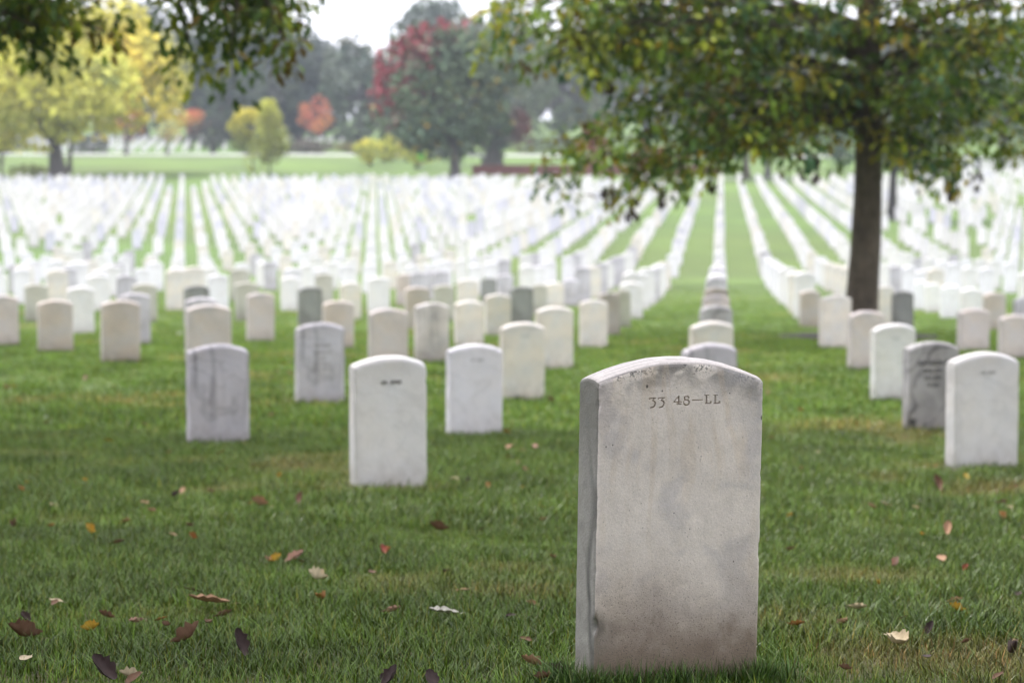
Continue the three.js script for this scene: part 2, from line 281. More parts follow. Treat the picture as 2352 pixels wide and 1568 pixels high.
{
  const r = 0.007, span = (a, b, n) => Array.from({ length: n }, (_, i) => a + (b - a) * i / n);
  const xs = [...span(-A.w / 2, -A.w / 2 + r, 5), ...span(-A.w / 2 + r, -0.07, 44), ...span(-0.07, 0.08, 230), ...span(0.08, A.w / 2 - r, 40), ...span(A.w / 2 - r, A.w / 2, 5), A.w / 2];
  const ty = A.hc - 0.0475;                                   // base line of the number; the arch lifts it a little
  const ys = [...span(-0.12, ty - 0.045, 170), ...span(ty - 0.045, ty + 0.01, 100), ...span(ty + 0.01, A.hc - r, 24), ...span(A.hc - r, A.hc, 5), A.hc];
  const zs = [...span(-A.t / 2, -A.t / 2 + r, 5), ...span(-A.t / 2 + r, A.t / 2 - r, 22), ...span(A.t / 2 - r, A.t / 2, 5), A.t / 2];
  const front = slab({ ...A, r, xs, ys, zs, deform: (q, n) => {
    let [x, y, z] = q;
    const f = sstep(0.5, 0.95, n[2]), side = Math.abs(n[0]) > 0.3, up = n[1] > 0.3;
    const rough = 0.0009 * (fbm(x * 60 + z * 50, y * 60, 71, 3) - 0.5);
    if (f > 0) z -= 0.003 * groove(x, y) * f;
    const edge = sstep(0.010, 0.0, A.w / 2 - Math.abs(x)) * sstep(A.t / 2 - 0.012, A.t / 2, z);
    const nick = edge * (0.0022 * sstep(0.62, 0.9, fbm(y * 38 + (x > 0 ? 30 : 0), 3, 72, 3)) + 0.0004 * vnoise(y * 130, x > 0 ? 1 : 9, 73));
    const chip = 0.009 * edge * sstep(0.02, 0.0, Math.abs(y - 0.135)) * (x < 0 ? 1 : 0);
    x -= Math.sign(x) * (nick + chip); z -= 0.7 * (nick + chip) * edge;
    const topEdge = up ? 1 : sstep(0.03, 0.0, topAt(x, A.w, A.hc, A.rise) - y);
    y -= topEdge * 0.0022 * fbm(x * 26 + 4, z * 30, 74, 3); y -= 0.009 * sstep(A.hc * 0.9, A.hc, y) * (2 * z / A.t) ** 2; z -= f * topEdge * 0.0016 * fbm(x * 40, y * 40, 75, 3);
    return [x + (side ? rough : 0), y + (up ? rough : 0), z + rough];
  } });
  // the dirt that lies in the carved number
  const P = [], I = [];
  for (const [x0, y0, x1, y1, d] of stroke) {
    const l = Math.hypot(x1 - x0, y1 - y0) || 1e-6, nx = -(y1 - y0) / l * 0.00042 * d, ny = (x1 - x0) / l * 0.00042 * d, o = P.length / 3, z = A.t / 2 - 0.0024 * d * 0.62;
    P.push(x0 + nx, y0 + ny, z, x1 + nx, y1 + ny, z, x1 - nx, y1 - ny, z, x0 - nx, y0 - ny, z); I.push(o, o + 1, o + 2, o, o + 2, o + 3);
  }
  const dirt = new THREE.BufferGeometry(); dirt.setAttribute('position', new THREE.Float32BufferAttribute(P, 3)); dirt.setIndex(I); dirt.computeVertexNormals();
  const pos = atDepth(1530, 1555, 4.2); pos.y = groundY(4.2) - 0.005;
  const s = base('headstone', pos, THETA); s.rotation.z = -1.0 * Math.PI / 180; s.rotation.order = 'YXZ';
  tag(s, 'large weathered marble headstone in front, carved 33 48-LL, sharpest in view', 'headstone');
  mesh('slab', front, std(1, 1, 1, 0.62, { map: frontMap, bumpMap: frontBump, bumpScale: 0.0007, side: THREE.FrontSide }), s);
  mesh('inscription', dirt, std(0.17, 0.135, 0.11, 0.95), s);
}

// ---- the headstones that can be told apart, by where they stand in the picture: left, right, top and foot
const near = [
  // x0, x1, top, foot, kind, label, inscription
  [808, 990, 815, 1128, 'white', 'clean white headstone with faint number, just left of the front headstone', 'number'],
  [432, 579, 789, 1023, 'lilac', 'lilac-grey streaked headstone alone at left, yellow leaf beside it'],
  [1028, 1161, 789, 1006, 'snow', 'white headstone with faint number and grey veins, right behind the clean white one', 'faint'],
  [680, 796, 741, 929, 'lilac', 'pale lilac headstone with several worn lines of lettering, left of centre', 'lines'],
  [1150, 1257, 740, 921, 'cream', 'cream headstone right behind the one with grey veins', 'short'],
  [1232, 1322, 704, 849, 'cream', 'cream headstone partly hidden at its left by another cream one'],
  [1332, 1400, 688, 801, 'cream', 'cream headstone at the near left end of the file left of the front stone'],
  [1375, 1427, 672, 771, 'rosy', 'rosy grey headstone half hidden behind a cream one, above the front stone'],
  [1410, 1452, 665, 754, 'green', 'dull green headstone third from the front in its file, above the front stone'],
  [1424, 1480, 648, 733, 'white', 'white headstone fourth from the front in its file, above the front stone'],
  [1570, 1703, 788, 996, 'lilac', 'pale lilac headstone rising just behind the front headstone'],
  [1587, 1692, 738, 921, 'cream', 'cream headstone second behind the front headstone'],
  [1609, 1687, 701, 850, 'grey', 'grey headstone with a dark slanting vein, third behind the front headstone'],
  [1615, 1680, 676, 800, 'rosy', 'rosy headstone of which only the top edge shows, behind the dark-veined one'],
  [1619, 1676, 661, 772, 'beige', 'dim beige headstone at the end of the bright white file behind the front stone'],
  [2182, 2352, 807, 1084, 'white', 'large white headstone at the right edge with a yellow leaf at its foot', 'faint'],
  [2081, 2212, 783, 997, 'grey', 'dark grey veined headstone with dark lettering, half hidden at right', 'dark'],
  [2005, 2111, 743, 922, 'white', 'white headstone with a cream edge, left behind the dark lettered one', 'short'],
  [1951, 2037, 713, 851, 'rosy', 'rosy grey headstone in front of the foot of the trunk'],
  [1885, 1960, 677, 801, 'cream', 'tall cream headstone touching the left side of the trunk'],
  [1838, 1889, 666, 752, 'beige', 'beige headstone ending the bright curved file left of the trunk'],
  [2050, 2103, 668, 770, 'dark', 'dark grey headstone with a pale edge, right of the trunk', null],
  [2016, 2056, 656, 748, 'cream', 'narrow cream headstone directly right of the trunk'],
  [2103, 2130, 644, 711, 'snow', 'slim bluish white headstone right of the dark grey one beside the trunk'],
  [2126, 2163, 650, 717, 'white', 'white headstone second right of the dark grey one beside the trunk'],
  [2162, 2208, 655, 731, 'snow', 'bright white headstone with a clear foot on sunny grass at right'],
  [2208, 2261, 662, 742, 'white', 'white headstone with a grey front between a bright and a beige one'],
  [2260, 2315, 671, 758, 'beige', 'beige headstone at right, behind the broad grey one'],
  [2203, 2279, 708, 808, 'rosy', 'broad dull grey headstone above the large white one at right'],
  [2297, 2372, 722, 826, 'rosy', 'rosy headstone with a dark top cut by the right edge'],
  [2329, 2378, 683, 772, 'lilac', 'lilac headstone higher up at the right edge'],
  [-36, 45, 677, 796, 'rosy', 'rosy brown headstone cut by the left edge'],
  [88, 170, 688, 809, 'beige', 'beige headstone second from the left edge in the shade'],
  [233, 324, 689, 834, 'beige', 'brownish beige headstone nearest at far left, tallest of the left group'],
  [155, 218, 658, 768, 'white', 'white-topped headstone between two beige ones at left'],
  [276, 348, 673, 792, 'lilac', 'lilac headstone peeking out behind the brownish beige one'],
  [57, 112, 652, 740, 'green', 'greenish headstone with a dark foot behind the beige one at far left'],
  [108, 157, 619, 716, 'cream', 'cream headstone rising between the greenish and the white-topped ones'],
  [200, 254, 631, 715, 'white', 'white-edged headstone behind the white-topped one at left'],
  [304, 362, 651, 740, 'green', 'greenish headstone with a black foot left of the grassy aisle'],
  [428, 535, 699, 838, 'rosy', 'rosy headstone directly behind the lilac-grey streaked one'],
  [427, 502, 683, 800, 'lilac', 'lilac headstone second behind the lilac-grey streaked one'],
  [423, 483, 655, 749, 'dark', 'dark headstone third behind the lilac-grey streaked one'],
  [423, 470, 612, 703, 'cream', 'cream headstone fourth behind the lilac-grey streaked one'],
  [567, 633, 672, 784, 'rosy', 'rosy headstone alone right of the left aisle file'],
  [541, 597, 648, 736, 'green', 'greenish headstone with a white edge behind the lone rosy one'],
  [529, 574, 617, 690, 'green', 'small greenish headstone behind the white-edged greenish one'],
  [591, 630, 602, 661, 'white', 'small white headstone above the lone rosy one'],
  [33, 77, 610, 679, 'cream', 'small cream headstone at upper far left'],
  [-20, 18, 630, 682, 'white', 'pale headstone cut by the left edge, above the rosy brown one'],
  [150, 197, 602, 682, 'snow', 'bright bluish headstone above the white-topped one at left'],
  [235, 281, 610, 681, 'white', 'pale headstone with a curved bright top left of the aisle'],
  [333, 378, 602, 667, 'snow', 'bright white headstone at the near end of the file left of the aisle'],
  [742, 816, 690, 803, 'beige', 'beige headstone behind the pale lilac lettered one'],
  [848, 942, 708, 840, 'rosy', 'rosy headstone directly behind the clean white one'],
  [954, 1036, 695, 834, 'streaked', 'weather-streaked headstone right of the rosy one in the middle'],
  [1045, 1115, 690, 798, 'cream', 'pinkish cream headstone behind the one with grey veins'],
  [1114, 1177, 675, 773, 'cream', 'cream headstone left of the darkest one in the middle'],
  [1172, 1228, 657, 745, 'dark', 'darkest headstone, greenish black, in the middle of the field'],
  [645, 690, 636, 714, 'white', 'pale headstone with a white left edge above the lilac lettered one'],
  [685, 743, 658, 750, 'dark', 'dark grey headstone with a white top left of centre'],
  [724, 767, 628, 705, 'green', 'green-stained headstone right above the dark grey one'],
  [845, 898, 636, 720, 'white', 'white headstone with a bright edge above the rosy one'],
  [782, 832, 648, 734, 'cream', 'cream headstone between the green-stained and the bright-edged ones'],
  [930, 990, 658, 758, 'beige', 'beige headstone behind the weather-streaked one'],
  [996, 1048, 654, 738, 'green', 'pale greenish headstone right of the beige one in the middle'],
  [1051, 1102, 641, 720, 'cream', 'yellowish headstone above the pinkish cream one'],
  [1105, 1143, 638, 702, 'dark', 'small dark grey headstone above and left of the darkest one'],
  [1143, 1182, 630, 692, 'lilac', 'small lilac headstone right of the small dark grey one'],
  [973, 1012, 622, 690, 'lilac', 'small lilac headstone above the pale greenish one'],
  [911, 958, 628, 702, 'beige', 'small beige headstone above the larger beige one in the middle'],
  [1224, 1260, 652, 726, 'green', 'greenish headstone touching the right side of the darkest one'],
  [1252, 1298, 648, 706, 'cream', 'mottled cream headstone second right of the darkest one'],
  [1291, 1332, 641, 704, 'lilac', 'bluish headstone third right of the darkest one'],
];
const PK = (() => { const b = Math.atan(481 / F); return (p) => p.x * Math.cos(b) + p.z * Math.sin(b); })();   // which file a stone stands in
const stones = [];
near.forEach(([x0, x1, y0, y1, kind, label, letters], i) => {
  const p = onGround((x0 + x1) / 2, y1), d = -p.z, s = F / d, phi = THETA + Math.atan(((x0 + x1) / 2 - CX) / F), tw = 0.24;
  const w = clamp((x1 - x0) / s / (Math.cos(phi) + tw * Math.sin(phi)), 0.24, 0.42), h = clamp((y1 - y0) / s, 0.4, 0.82) + 0.004, t = tw * w, rise = 0.105 * w, R = rng(i * 77 + 5);
  p.x += -Math.sin(THETA) * t / 2; p.z -= Math.cos(THETA) * t / 2; p.y = groundY(-p.z) - 0.002;
  stones.push({ p, d, near: true, label, kind, letters, geo: midSlab(w, h - rise, rise, t, 300 + i), w, h, lean: (R() - 0.5) * 0.02, yaw: (R() - 0.5) * 0.04, t });
});
// ---- the rest of the field: a grid of graves seen along its slant
{
  const T = 0.526, w = 1.33 / Math.cos(Math.atan(T)), dd = w / T, R = rng(42);
  const r = [Math.cos(THETA), Math.sin(THETA)], n = [-Math.sin(THETA), Math.cos(THETA)];
  const origin = (() => { const a = atDepth(1645.5, CY, 31.6); return [a.x, 31.6]; })();
  const kinds = ['white', 'white', 'snow', 'snow', 'snow', 'lilac', 'snow', 'lilac', 'white', 'cream'];
  for (let a = -130; a < 130; a++) for (let b = -60; b < 90; b++) {
    const x = origin[0] + a * w * r[0] + b * dd * n[0], z = origin[1] + a * w * r[1] + b * dd * n[1];
    const q = [R(), R(), R(), R(), R(), R(), R()];
    const side = x / z, far = side > 0.165 ? 212 : 172;
    if (z < 33 || z > far || Math.abs(side) > 0.2178 + 0.006 + 2.2 / z) continue;
    const p = new THREE.Vector3(x + (q[0] - 0.5) * 0.05, 0, -(z + (q[1] - 0.5) * 0.08)); p.y = groundY(-p.z);
    const [px, py] = toPixel(p);
    if (z > 146 && px > 373 && px < 416) continue;
    if (z > 146 && px > 432 && px < 468) continue;
    if (q[2] < 0.045 || (px > 2050 && q[2] < 0.16)) continue;
    if (stones.some((s) => s.near && Math.hypot(s.p.x - p.x, (s.p.z - p.z) * 0.75) < 1.15)) continue;
    if (Math.abs(px - 1972) < 60 && z > 24 && z < 30) continue;
    stones.push({ p, d: z, kind: kinds[Math.floor(q[3] * kinds.length)], variant: Math.floor(q[4] * 4), lean: (q[5] - 0.5) * 0.03, yaw: (q[6] - 0.5) * 0.05, px });
  }
}
const ORD = ['first', 'second', 'third', 'fourth', 'fifth', 'sixth', 'seventh', 'eighth', 'ninth', 'tenth', 'eleventh', 'twelfth', 'thirteenth', 'fourteenth', 'fifteenth', 'sixteenth', 'seventeenth', 'eighteenth', 'nineteenth', 'twentieth'];
const GLYPH = (() => {                                        // worn lettering: short upright strokes that read as words from afar
  return (rows, w, seed, cap, wide) => {
    const P = [], I = [], R = rng(seed);
    const bar = (x, y, a, b) => { const o = P.length / 3; P.push(x, y, 0, x + a, y, 0, x + a, y + b, 0, x, y + b, 0); I.push(o, o + 1, o + 2, o, o + 2, o + 3); };
    rows.forEach(([y, words, size]) => {
      const c = cap * size; let total = 0; words.forEach((n) => { total += n * c * 0.8 + c * 0.9; }); let x = -total / 2 + c * 0.45;
      words.forEach((n) => { for (let k = 0; k < n; k++) { const s = wide * c, L = c * 0.56; bar(x, y, s, c); const m = R(); if (m < 0.7) bar(x + L - s, y, s, c); if (m < 0.5) bar(x, y + c - s, L, s); if (m > 0.3) bar(x, y + c * 0.45, L, s); if (m > 0.55) bar(x, y, L, s); x += c * 0.8; } x += c * 0.9; });
    });
    const g = new THREE.BufferGeometry(); g.setAttribute('position', new THREE.Float32BufferAttribute(P, 3)); g.setIndex(I); g.computeVertexNormals(); return g;
  };
})();
const LETTER = {
  number: { rows: [[-0.085, [2, 4], 1]], cap: 0.016, col: [0.10, 0.09, 0.08], wide: 0.22 },
  faint: { rows: [[-0.065, [2, 4], 1]], cap: 0.014, col: [0.33, 0.32, 0.32], wide: 0.2 },
  short: { rows: [[-0.075, [2, 3], 1]], cap: 0.014, col: [0.42, 0.41, 0.41], wide: 0.2 },
  lines: { rows: [[-0.135, [4, 3], 1.2], [-0.185, [7, 2], 1], [-0.225, [3], 0.8], [-0.27, [5, 5], 1], [-0.305, [5, 5], 1]], cap: 0.017, col: [0.36, 0.33, 0.33], wide: 0.2 },
};
{
  // shared slabs for the far field
  const variants = [0, 1, 2, 3].map((k) => { const w = 0.325 + 0.012 * (k % 2), t = 0.08, rise = 0.034 + 0.003 * k, h = 0.64 + 0.022 * k; return { geo: midSlab(w, h - rise, rise, t, 900 + k), w, h }; });
  const low = (() => { const w = 0.33, t = 0.08, r = 0.012; return slab({ w, hc: 0.585, rise: 0.036, t, r, xs: lines(-w / 2, w / 2, 6, r, 1), ys: lines(-0.12, 0.585, 1, r, 1, true), zs: lines(-t / 2, t / 2, 1, r, 1) }); })();
  stones.forEach((s) => { s.file = Math.round((PK(s.p) + 0.07) / 1.33); });
  stones.sort((a, b) => a.d - b.d);
  const count = {}; stones.forEach((s) => { s.order = count[s.file] = (count[s.file] ?? 0) + 1; });
  const own = stones.slice(0, 298), rest = stones.slice(298);
  const word = { white: 'white', snow: 'bright white', cream: 'creamy white', lilac: 'bluish white' };
  const seen = new Set();
  for (const s of own) {
    const g = s.near ? s.geo : variants[s.variant].geo, mat = stoneMat[s.kind];
    let label = s.label;
    if (!label) {
      const k = s.file, o = ORD[s.order - 1] ?? 'farther', f = Math.abs(k) > 20 ? 'outermost' : ORD[Math.abs(k) - 1];
      label = k === 0 ? `${word[s.kind]} headstone, ${o} from the front in the front stone's own file` : `${word[s.kind]} headstone, ${o} back in the ${f} file ${k < 0 ? 'left' : 'right'} of the front stone's`;
    }
    seen.add(label);
    let o;
    if (s.letters) {
      o = base('headstone', s.p, THETA + s.yaw); mesh('slab', g, mat, o);
      const hc = s.h - 0.105 * s.w;
      if (s.letters === 'dark') {
        const parts = []; s.lettered = o; o.userData.wantsText = hc;
      } else {
        const L = LETTER[s.letters], t = mesh('inscription', GLYPH(L.rows, s.w, 5 + s.order, L.cap, L.wide), std(...L.col, 0.9), o); t.userData.kind = 'stuff'; t.position.set(0.004, hc, s.t / 2 + 0.0035);
      }
    } else { o = new THREE.Mesh(g, mat); o.name = numbered('headstone'); o.castShadow = o.receiveShadow = true; o.position.copy(s.p); o.rotation.y = THETA + s.yaw; scene.add(o); }
    o.rotation.order = 'YXZ'; o.rotation.z = s.lean; o.rotation.x = s.lean * 0.6;
    tag(o, label, 'headstone', s.near ? null : 'headstones in the long white rows');
    s.object = o;
  }
  const im = new THREE.InstancedMesh(low, std(1, 1, 1, 0.75, { map: stoneMat.white.map, side: THREE.FrontSide }), rest.length), M = new THREE.Matrix4(), Q = new THREE.Quaternion(), E = new THREE.Euler(0, 0, 0, 'YXZ'), V = new THREE.Vector3(), C = new THREE.Color();
  const tint = { white: [1.03, 1.02, 1.03], snow: [1.08, 1.07, 1.12], cream: [1.02, 0.98, 0.93], lilac: [0.86, 0.86, 1.0] };
  rest.forEach((s, i) => { Q.setFromEuler(E.set(s.lean * 0.6, THETA + s.yaw, s.lean)); const k = 1.0 + 0.035 * s.variant, m = 0.9 + 0.17 * hash(i, 3, 5); M.compose(s.p, Q, V.set(1, k, 1)); im.setMatrixAt(i, M); im.setColorAt(i, C.setRGB(...tint[s.kind].map((v) => v * m))); });
  im.name = 'distant_headstones'; im.castShadow = im.receiveShadow = true; scene.add(im);
  tag(im, 'hundreds of distant white headstones filling the far half of the field', 'headstones', null, 'stuff');
  // another section on the slope beyond the road, far left
  const far = [], R = rng(7);
  for (let z = 262; z < 318; z += 3.1) for (let x = -62; x < -34 - (318 - z) * 0.02 + 3; x += 1.5) if (R() > 0.05) far.push([x + (R() - 0.5) * 0.2 - (z - 262) * 0.12, z]);
  for (let z = 300; z < 312; z += 3) for (let x = -29; x < -22; x += 1.4) far.push([x, z]);
  const im2 = new THREE.InstancedMesh(low, im.material, far.length);
  far.forEach(([x, z], i) => { Q.setFromEuler(E.set(0, 0.1, 0)); M.compose(V.set(x, groundY(z), -z), Q, new THREE.Vector3(1.05, 1.05, 1)); im2.setMatrixAt(i, M); im2.setColorAt(i, C.setRGB(1, 1, 1.03)); });
  im2.name = 'hillside_headstones'; im2.castShadow = im2.receiveShadow = true; scene.add(im2);
  tag(im2, 'pale strip of tiny headstones on the slope beyond the lawn at left', 'headstones', null, 'stuff');
  // the lettered dark stone: a first name and worn lines, partly hidden by its neighbour
  const st = stones.find((s) => s.lettered);
  if (st) {
    const { FontLoader } = await import('three/addons/loaders/FontLoader.js'), { TextGeometry } = await import('three/addons/geometries/TextGeometry.js');
    const font = await new FontLoader().loadAsync('fonts/droid/droid_serif_bold.typeface.json');
    const gs = [['ARTHUR H', -0.105, 0.029], ['WIS CPL', -0.150, 0.024], ['312 INF', -0.193, 0.025], ['79 DIV', -0.236, 0.022]].map(([s, y, size]) => { const g = new TextGeometry(s, { font, size, depth: 0.001, curveSegments: 3 }); g.computeBoundingBox(); g.translate(-g.boundingBox.max.x / 2 - 0.012, y, 0); return g; });
    const t = mesh('inscription', mergeGeometries(gs), std(0.07, 0.07, 0.075, 0.9), st.object); t.userData.kind = 'stuff'; t.position.set(0, st.h - 0.105 * st.w, st.t / 2 + 0.003);
  }
}

// ------------------------------------------------------------------ trees
function taperTube(pts, radii, seg = 7, lumpy = 0, seed = 1) {
  const P = [], N = [], U = [], I = [], up = new THREE.Vector3(0, 1, 0), tan = new THREE.Vector3(), a = new THREE.Vector3(), b = new THREE.Vector3(); let len = 0;
  pts.forEach((p, i) => {
    tan.subVectors(pts[Math.min(i + 1, pts.length - 1)], pts[Math.max(i - 1, 0)]).normalize();
    a.crossVectors(Math.abs(tan.y) > 0.95 ? new THREE.Vector3(1, 0, 0) : up, tan).normalize(); b.crossVectors(tan, a);
    if (i) len += p.distanceTo(pts[i - 1]);
    for (let k = 0; k <= seg; k++) {
      const t = k / seg * Math.PI * 2, c = Math.cos(t), s = Math.sin(t), r = radii[i] * (1 + lumpy * (fbm(Math.cos(t) * 2 + 5, Math.sin(t) * 2 + len * 1.5, seed, 3) - 0.5));
      P.push(p.x + (a.x * c + b.x * s) * r, p.y + (a.y * c + b.y * s) * r, p.z + (a.z * c + b.z * s) * r); N.push(a.x * c + b.x * s, a.y * c + b.y * s, a.z * c + b.z * s); U.push(k / seg, len);
    }
  });
  for (let i = 0; i < pts.length - 1; i++) for (let k = 0; k < seg; k++) { const o = i * (seg + 1) + k; I.push(o, o + 1, o + seg + 1, o + 1, o + seg + 2, o + seg + 1); }
  const g = new THREE.BufferGeometry(); g.setAttribute('position', new THREE.Float32BufferAttribute(P, 3)); g.setAttribute('normal', new THREE.Float32BufferAttribute(N, 3)); g.setAttribute('uv', new THREE.Float32BufferAttribute(U, 2)); g.setIndex(I); return g;
}
const barkMap = texture(256, 512, (u, v, c) => { const n = fbm(u * 14, v * 10, 3, 4, 14), f = Math.abs(vnoise(u * 20 + 2 * vnoise(u * 8, v * 8, 6, 8), v * 7, 5, 0) * 2 - 1), k = 0.45 + 0.7 * n + 0.35 * f; c[0] = 0.082 * k; c[1] = 0.063 * k; c[2] = 0.046 * k; }, true, true);
const barkBump = texture(256, 512, (u, v, c) => { const f = Math.abs(vnoise(u * 20 + 2 * vnoise(u * 8, v * 8, 6, 8), v * 7, 5, 0) * 2 - 1); c[0] = c[1] = c[2] = f * 0.7 + 0.3 * fbm(u * 30, v * 30, 9, 2, 30); }, false, true);
const bark = std(1, 1, 1, 0.95, { map: barkMap, bumpMap: barkBump, bumpScale: 0.02 });
const leafMat = new THREE.MeshPhysicalMaterial({ color: 0xffffff, vertexColors: true, roughness: 0.8, side: THREE.DoubleSide, transmission: 0.42, thickness: 0, specularIntensity: 0.3 });
const farLeaf = std(1, 1, 1, 0.95, { vertexColors: true });
const LEAF = [[0, 0], [-0.2, 0.16], [-0.12, 0.3], [-0.34, 0.52], [-0.13, 0.66], [-0.2, 0.82], [0, 1], [0.2, 0.82], [0.13, 0.66], [0.34, 0.52], [0.12, 0.3], [0.2, 0.16]];
class Leaves {
  constructor() { this.P = []; this.C = []; this.I = []; }
  // an oak leaf: twelve points round a folded midrib
  oak(p, dir, nor, size, col, fold = 0.25) {
    const o = this.P.length / 3, side = new THREE.Vector3().crossVectors(dir, nor).normalize(), n = new THREE.Vector3().crossVectors(side, dir);
    LEAF.forEach(([x, y]) => { const z = Math.abs(x) * fold - 0.22 * y * y; this.P.push(p.x + (side.x * x + dir.x * y + n.x * z) * size, p.y + (side.y * x + dir.y * y + n.y * z) * size, p.z + (side.z * x + dir.z * y + n.z * z) * size); this.C.push(...col); });
    for (let i = 1; i < 6; i++) { const a = o + i, b = o + i + 1, c = o + 12 - i, d = o + 11 - i; if (i === 1) this.I.push(o, c, a); if (i < 5) this.I.push(a, c, b, b, c, d); else this.I.push(a, c, b); }
  }
  card(p, dir, nor, sx, sy, col) {
    const o = this.P.length / 3, side = new THREE.Vector3().crossVectors(dir, nor).normalize();
    for (const [x, y] of [[0, 0], [-0.5, 0.5], [0.5, 0.45], [0.05, 1]]) { this.P.push(p.x + side.x * x * sx + dir.x * y * sy, p.y + side.y * x * sx + dir.y * y * sy, p.z + side.z * x * sx + dir.z * y * sy); this.C.push(...col); }
    this.I.push(o, o + 2, o + 1, o + 1, o + 2, o + 3);
  }
  build() { const g = new THREE.BufferGeometry(); g.setAttribute('position', new THREE.Float32BufferAttribute(this.P, 3)); g.setAttribute('color', new THREE.Float32BufferAttribute(this.C, 3)); g.setIndex(this.I); g.computeVertexNormals(); return g; }
}
const rv = (R) => { const z = R() * 2 - 1, a = R() * 6.2832, s = Math.sqrt(1 - z * z); return new THREE.Vector3(s * Math.cos(a), z, s * Math.sin(a)); };
// limbs: [start height, end x, end y, end z, sag]; local metres from the foot of the trunk
function oak(name, label, pos, { height, radius, limbs, seed, leaf, perCluster, spacing, palette, lean = [0, 0], dead = [], mat = leafMat, puff = 0.22, twig = 1, tips = 2 }) {
  const R = rng(seed), t = base(name, pos), L = new Leaves(), V = (x, y, z) => new THREE.Vector3(x, y, z);
  const axis = (y) => V(lean[0] * y / height + 0.05 * Math.sin(y * 0.9), y, lean[1] * y / height + 0.04 * Math.sin(y * 1.3 + 1));
  const tp = [], tr = []; for (let i = 0; i <= 26; i++) { const y = -0.25 + (height * 0.92 + 0.25) * (i / 26) ** 1.3; tp.push(axis(y)); tr.push(radius * (1 - 0.72 * Math.max(0, y) / height) * (1 + 0.38 * Math.exp(-Math.max(0, y + 0.05) * 3.4))); }
  mesh('trunk', taperTube(tp, tr, 20, 0.18, seed), bark, t);
  const twigs = [];
  const color = () => { let q = R(), k = 0; while (k < palette.length - 1 && q > palette[k][3]) q -= palette[k++][3]; const m = 0.7 + 0.6 * R(); return [palette[k][0] * m, palette[k][1] * m, palette[k][2] * m]; };
  const cluster = (c, n, spread, tone) => {
    for (let i = 0; i < n; i++) {
      const o = rv(R).multiplyScalar(spread * Math.cbrt(R())), p = c.clone().add(o); o.y -= 0.05;
      const d = o.normalize().add(V((R() - 0.5) * 1.6, 0.15 - 0.75 * R(), (R() - 0.5) * 1.6)).normalize(), nn = V((R() - 0.5) * 1.1, 0.9, (R() - 0.5) * 1.1).normalize();
      const m = 0.75 + 0.5 * R(), q = R() < 0.8 ? tone : color(); L.oak(p, d, nn, leaf * (0.7 + 0.6 * R()), [q[0] * m, q[1] * m, q[2] * m], 0.2 + 0.2 * R());
    }
  };
  limbs.forEach(([hs, ex, ey, ez, sag = 0.5], li) => {
    const s = axis(hs), e = V(ex, ey, ez), len = s.distanceTo(e), mid = s.clone().lerp(e, Array.isArray(sag) ? sag[0] : 0.5); if (Array.isArray(sag)) mid.y = e.y + sag[1]; else mid.y += sag; mid.x += (R() - 0.5) * 0.3; mid.z += (R() - 0.5) * 0.3;
    const curve = new THREE.QuadraticBezierCurve3(s, mid, e), pts = curve.getPoints(12), r0 = Math.min(radius * 0.42, 0.012 * len + 0.012);
    pts.forEach((p, i) => { if (i) { p.x += (R() - 0.5) * 0.06; p.y += (R() - 0.5) * 0.06; p.z += (R() - 0.5) * 0.06; } });
    mesh('limb', taperTube(pts, pts.map((_, i) => r0 * (1 - 0.82 * i / 12)), 6, 0.1, li), bark, t);
    for (let u = 0.28 + 0.1 * R(); u <= 1.001; u += spacing / len * (0.7 + 0.6 * R())) {
      const p = curve.getPoint(Math.min(1, u)), tan = curve.getTangent(Math.min(1, u)), far = 1 - 0.45 * u;
      for (const sgn of [-1, 1]) {
        const side = V(-tan.z * sgn, 0, tan.x * sgn).normalize(), dir = side.multiplyScalar(0.6 + 0.6 * R()).addScaledVector(tan, 0.5 + 0.4 * R()).add(V(0, (R() - 0.55) * 0.9, 0)).normalize();
        const l = twig * (0.45 + 0.75 * R()) * far * Math.min(1.2, len / 3), q1 = p.clone().addScaledVector(dir, l * 0.55), q2 = p.clone().addScaledVector(dir, l).add(V(0, -0.22 * l, 0));
        twigs.push(taperTube([p, q1, q2], [r0 * 0.3 * (1.1 - u * 0.7) + 0.003, 0.006, 0.003], 4));
        const tone = color(); cluster(q2, perCluster, puff, tone); if (R() < 0.8) cluster(q1, Math.round(perCluster * 0.8), puff * 0.9, tone);
      }
      if (u > 0.8) for (let k = 0; k < tips; k++) cluster(p.clone().add(rv(R).multiplyScalar(0.3 * R())), perCluster, puff, color());
    }
  });
  for (const [x, y, z, l] of dead) {                          // bunches of withered leaves hanging on bare twigs
    const c = V(x, y, z); twigs.push(taperTube([c.clone().add(V(0.05, l * 0.9, 0.05)), c.clone().add(V(0.03, l * 0.3, 0)), c], [0.008, 0.006, 0.004], 4));
    for (let i = 0; i < 16; i++) { const p = c.clone().add(V((R() - 0.5) * 0.13, (R() - 0.3) * l, (R() - 0.5) * 0.13)), m = 0.6 + 0.8 * R(); L.oak(p, V((R() - 0.5) * 0.7, -1, (R() - 0.5) * 0.7).normalize(), rv(R), leaf * (0.7 + 0.4 * R()), [0.045 * m, 0.026 * m, 0.016 * m], 0.5); }
  }
  mesh('twigs', mergeGeometries(twigs), bark, t).userData.kind = 'stuff';
  const crown = mesh('crown', L.build(), mat, t); crown.userData.kind = 'stuff';
  return tag(t, label, 'tree');
}
const OAKS = [[0.06, 0.115, 0.02, 0.26], [0.13, 0.20, 0.02, 0.28], [0.26, 0.29, 0.022, 0.22], [0.23, 0.19, 0.016, 0.11], [0.34, 0.25, 0.016, 0.05], [0.11, 0.07, 0.015, 0.03], [0.07, 0.15, 0.07, 0.05]];
